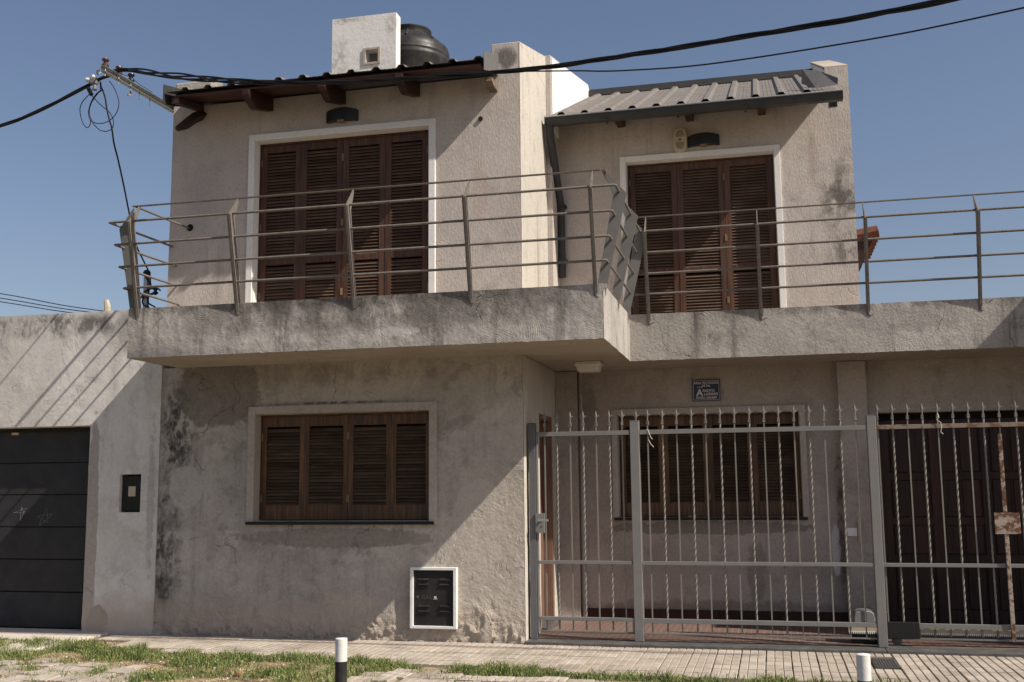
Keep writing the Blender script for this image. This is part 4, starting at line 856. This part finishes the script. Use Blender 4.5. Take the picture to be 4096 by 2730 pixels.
cable('tie_wire', [[(-5.92, -.96, 5.40), (-5.92, -.902, 5.37), (-5.92, -.78, 5.39), (-5.92, -.683, 5.385), (-5.92, -.603, 5.374), (-5.92, -.513, 5.378), (-5.92, -.384, 5.375)]], .003, 'thin bent tie wire above the power bracket')
cn = thing('cable_connectors', 'grey and white cable clamps where the bundle meets the power bracket', 'cable clamp', (-6.1, -1.05, 5.2))
MB().tube([(-6.20, -1.05, 5.285), (-6.155, -1.05, 5.27)], .022, 8).build('clamp_cap', M['lampwhite'], cn); MB().tube([(-6.135, -1.05, 5.32), (-6.12, -1.05, 5.285)], .016, 8).build('clamp_cap', M['lampwhite'], cn)
B(-6.155, -6.085, -1.075, -1.02, 5.23, 5.30).build('clamp_body', M['motor'], cn, bevel=.012); MB().tube([(-6.18, -1.05, 5.20), (-6.14, -1.05, 5.13)], .02, 8).build('clamp_leg', M['cable'], cn); MB().tube([(-6.115, -1.05, 5.24), (-6.105, -1.05, 5.17)], .017, 8).build('clamp_leg', M['motor'], cn)
MB().tube(cr([(-6.06, -1.04, 5.35), (-6.04, -1.1, 5.30), (-6.02, -1.15, 5.31), (-5.94, -1.18, 5.31)]), .008, 6).build('shackle', M['zinc'], cn); MB().tube([(-6.05, -1.05, 5.24), (-6.045, -1.05, 5.16)], .005, 6).build('eye_hook', M['iron'], cn)
# mast beyond the left end of the balcony
ms = thing('service_mast', 'galvanised service mast with insulator behind the left end of the balcony', 'mast', (-6.787, 1., 3.1))
MB().tube([(-6.787, 1., 3.1), (-6.79, 1., 3.84)], .034, 14).build('pole', M['zinc'], ms, smooth=True); MB().lathe([(.034, -.02), (.043, -.01), (.043, .015), (.03, .035), (.008, .045)], (-6.79, 1., 3.83), 14).build('cap', M['black'], ms, smooth=True)
m = MB(); m.tube([(-6.9, .955, 3.535), (-6.64, .945, 3.59)], .016, 4); m.build('cross_strap', M['zinc'], ms); MB().lathe([(.01, -.02), (.032, 0), (.032, .012), (.018, .022), (.018, .035), (.032, .045), (.03, .06), (.01, .065)], (-6.635, .94, 3.585), 14).build('insulator', M['porcelain_black'], ms, smooth=True)
cable('mast_wire', [[(-6.566, .93, 3.609), (-6.597, .93, 3.633), (-6.65, .93, 3.64), (-6.72, .93, 3.629), (-6.772, .93, 3.6), (-6.793, .93, 3.569), (-6.783, .93, 3.537), (-6.787, .93, 3.493), (-6.766, .93, 3.452), (-6.703, .93, 3.421), (-6.66, .95, 3.3)], [(-6.788, .97, 3.793), (-6.731, .97, 3.705), (-6.736, .97, 3.617), (-6.74, .97, 3.497), (-6.694, .97, 3.455), (-6.649, .97, 3.425), (-6.6, .98, 3.3)]], .009, 'black wires curled round the service mast')
for k, (z0, z1) in enumerate(((10.02, 8.55), (9.82, 8.5), (9.66, 8.42))):
    cable('far_wire', [[(-40, 29, z0+1.3), (-32.55, 30, z0), (-28.3, 30.5, (z0+z1)/2-.1), (-20, 31, z1-.5)]], .02, ('topmost', 'middle', 'lowest')[k]+' of the three far thin wires beyond the garage roof', M['cable'], 'far overhead wires')
st = thing('timber_stub', 'pale timber stub sticking up behind the garage roof edge', 'timber', (-8.65, 3., 3.1)); MB().tube([(-8.65, 3., 3.1), (-8.648, 3., 3.86), (-8.67, 3., 3.955)], [.05, .045, .035], 7).build('stub', M['sidefar'], st)
cable('street_cable', [[(-14, -2.2, 8.6), (-6, -2.45, 8.35), (0, -2.6, 8.3), (8, -2.8, 8.5)]], .03, 'overhead street cable above the picture')

# ------------------------------------------------------------------ bollards
def bollard(x, y, label):
    t = thing('bollard', label, 'bollard', (x, y, -.03), 'striped bollards'); z = .505
    for i, (a, b) in enumerate(((-.03, .10), (.10, .235), (.235, .375), (.375, z))[::-1]):
        MB().lathe([(.036, a), (.036, b)] + ([(.032, b+.003), (.0, b+.003)] if i == 0 else []), (x, y, 0), 24).build('band', M['boll_w'] if i % 2 == 0 else M['boll_b'], t, smooth=True)
bollard(-2.532, -3.47, 'black and white striped bollard in front of the wing wall'); bollard(.43, -3.57, 'black and white striped bollard in front of the gates')
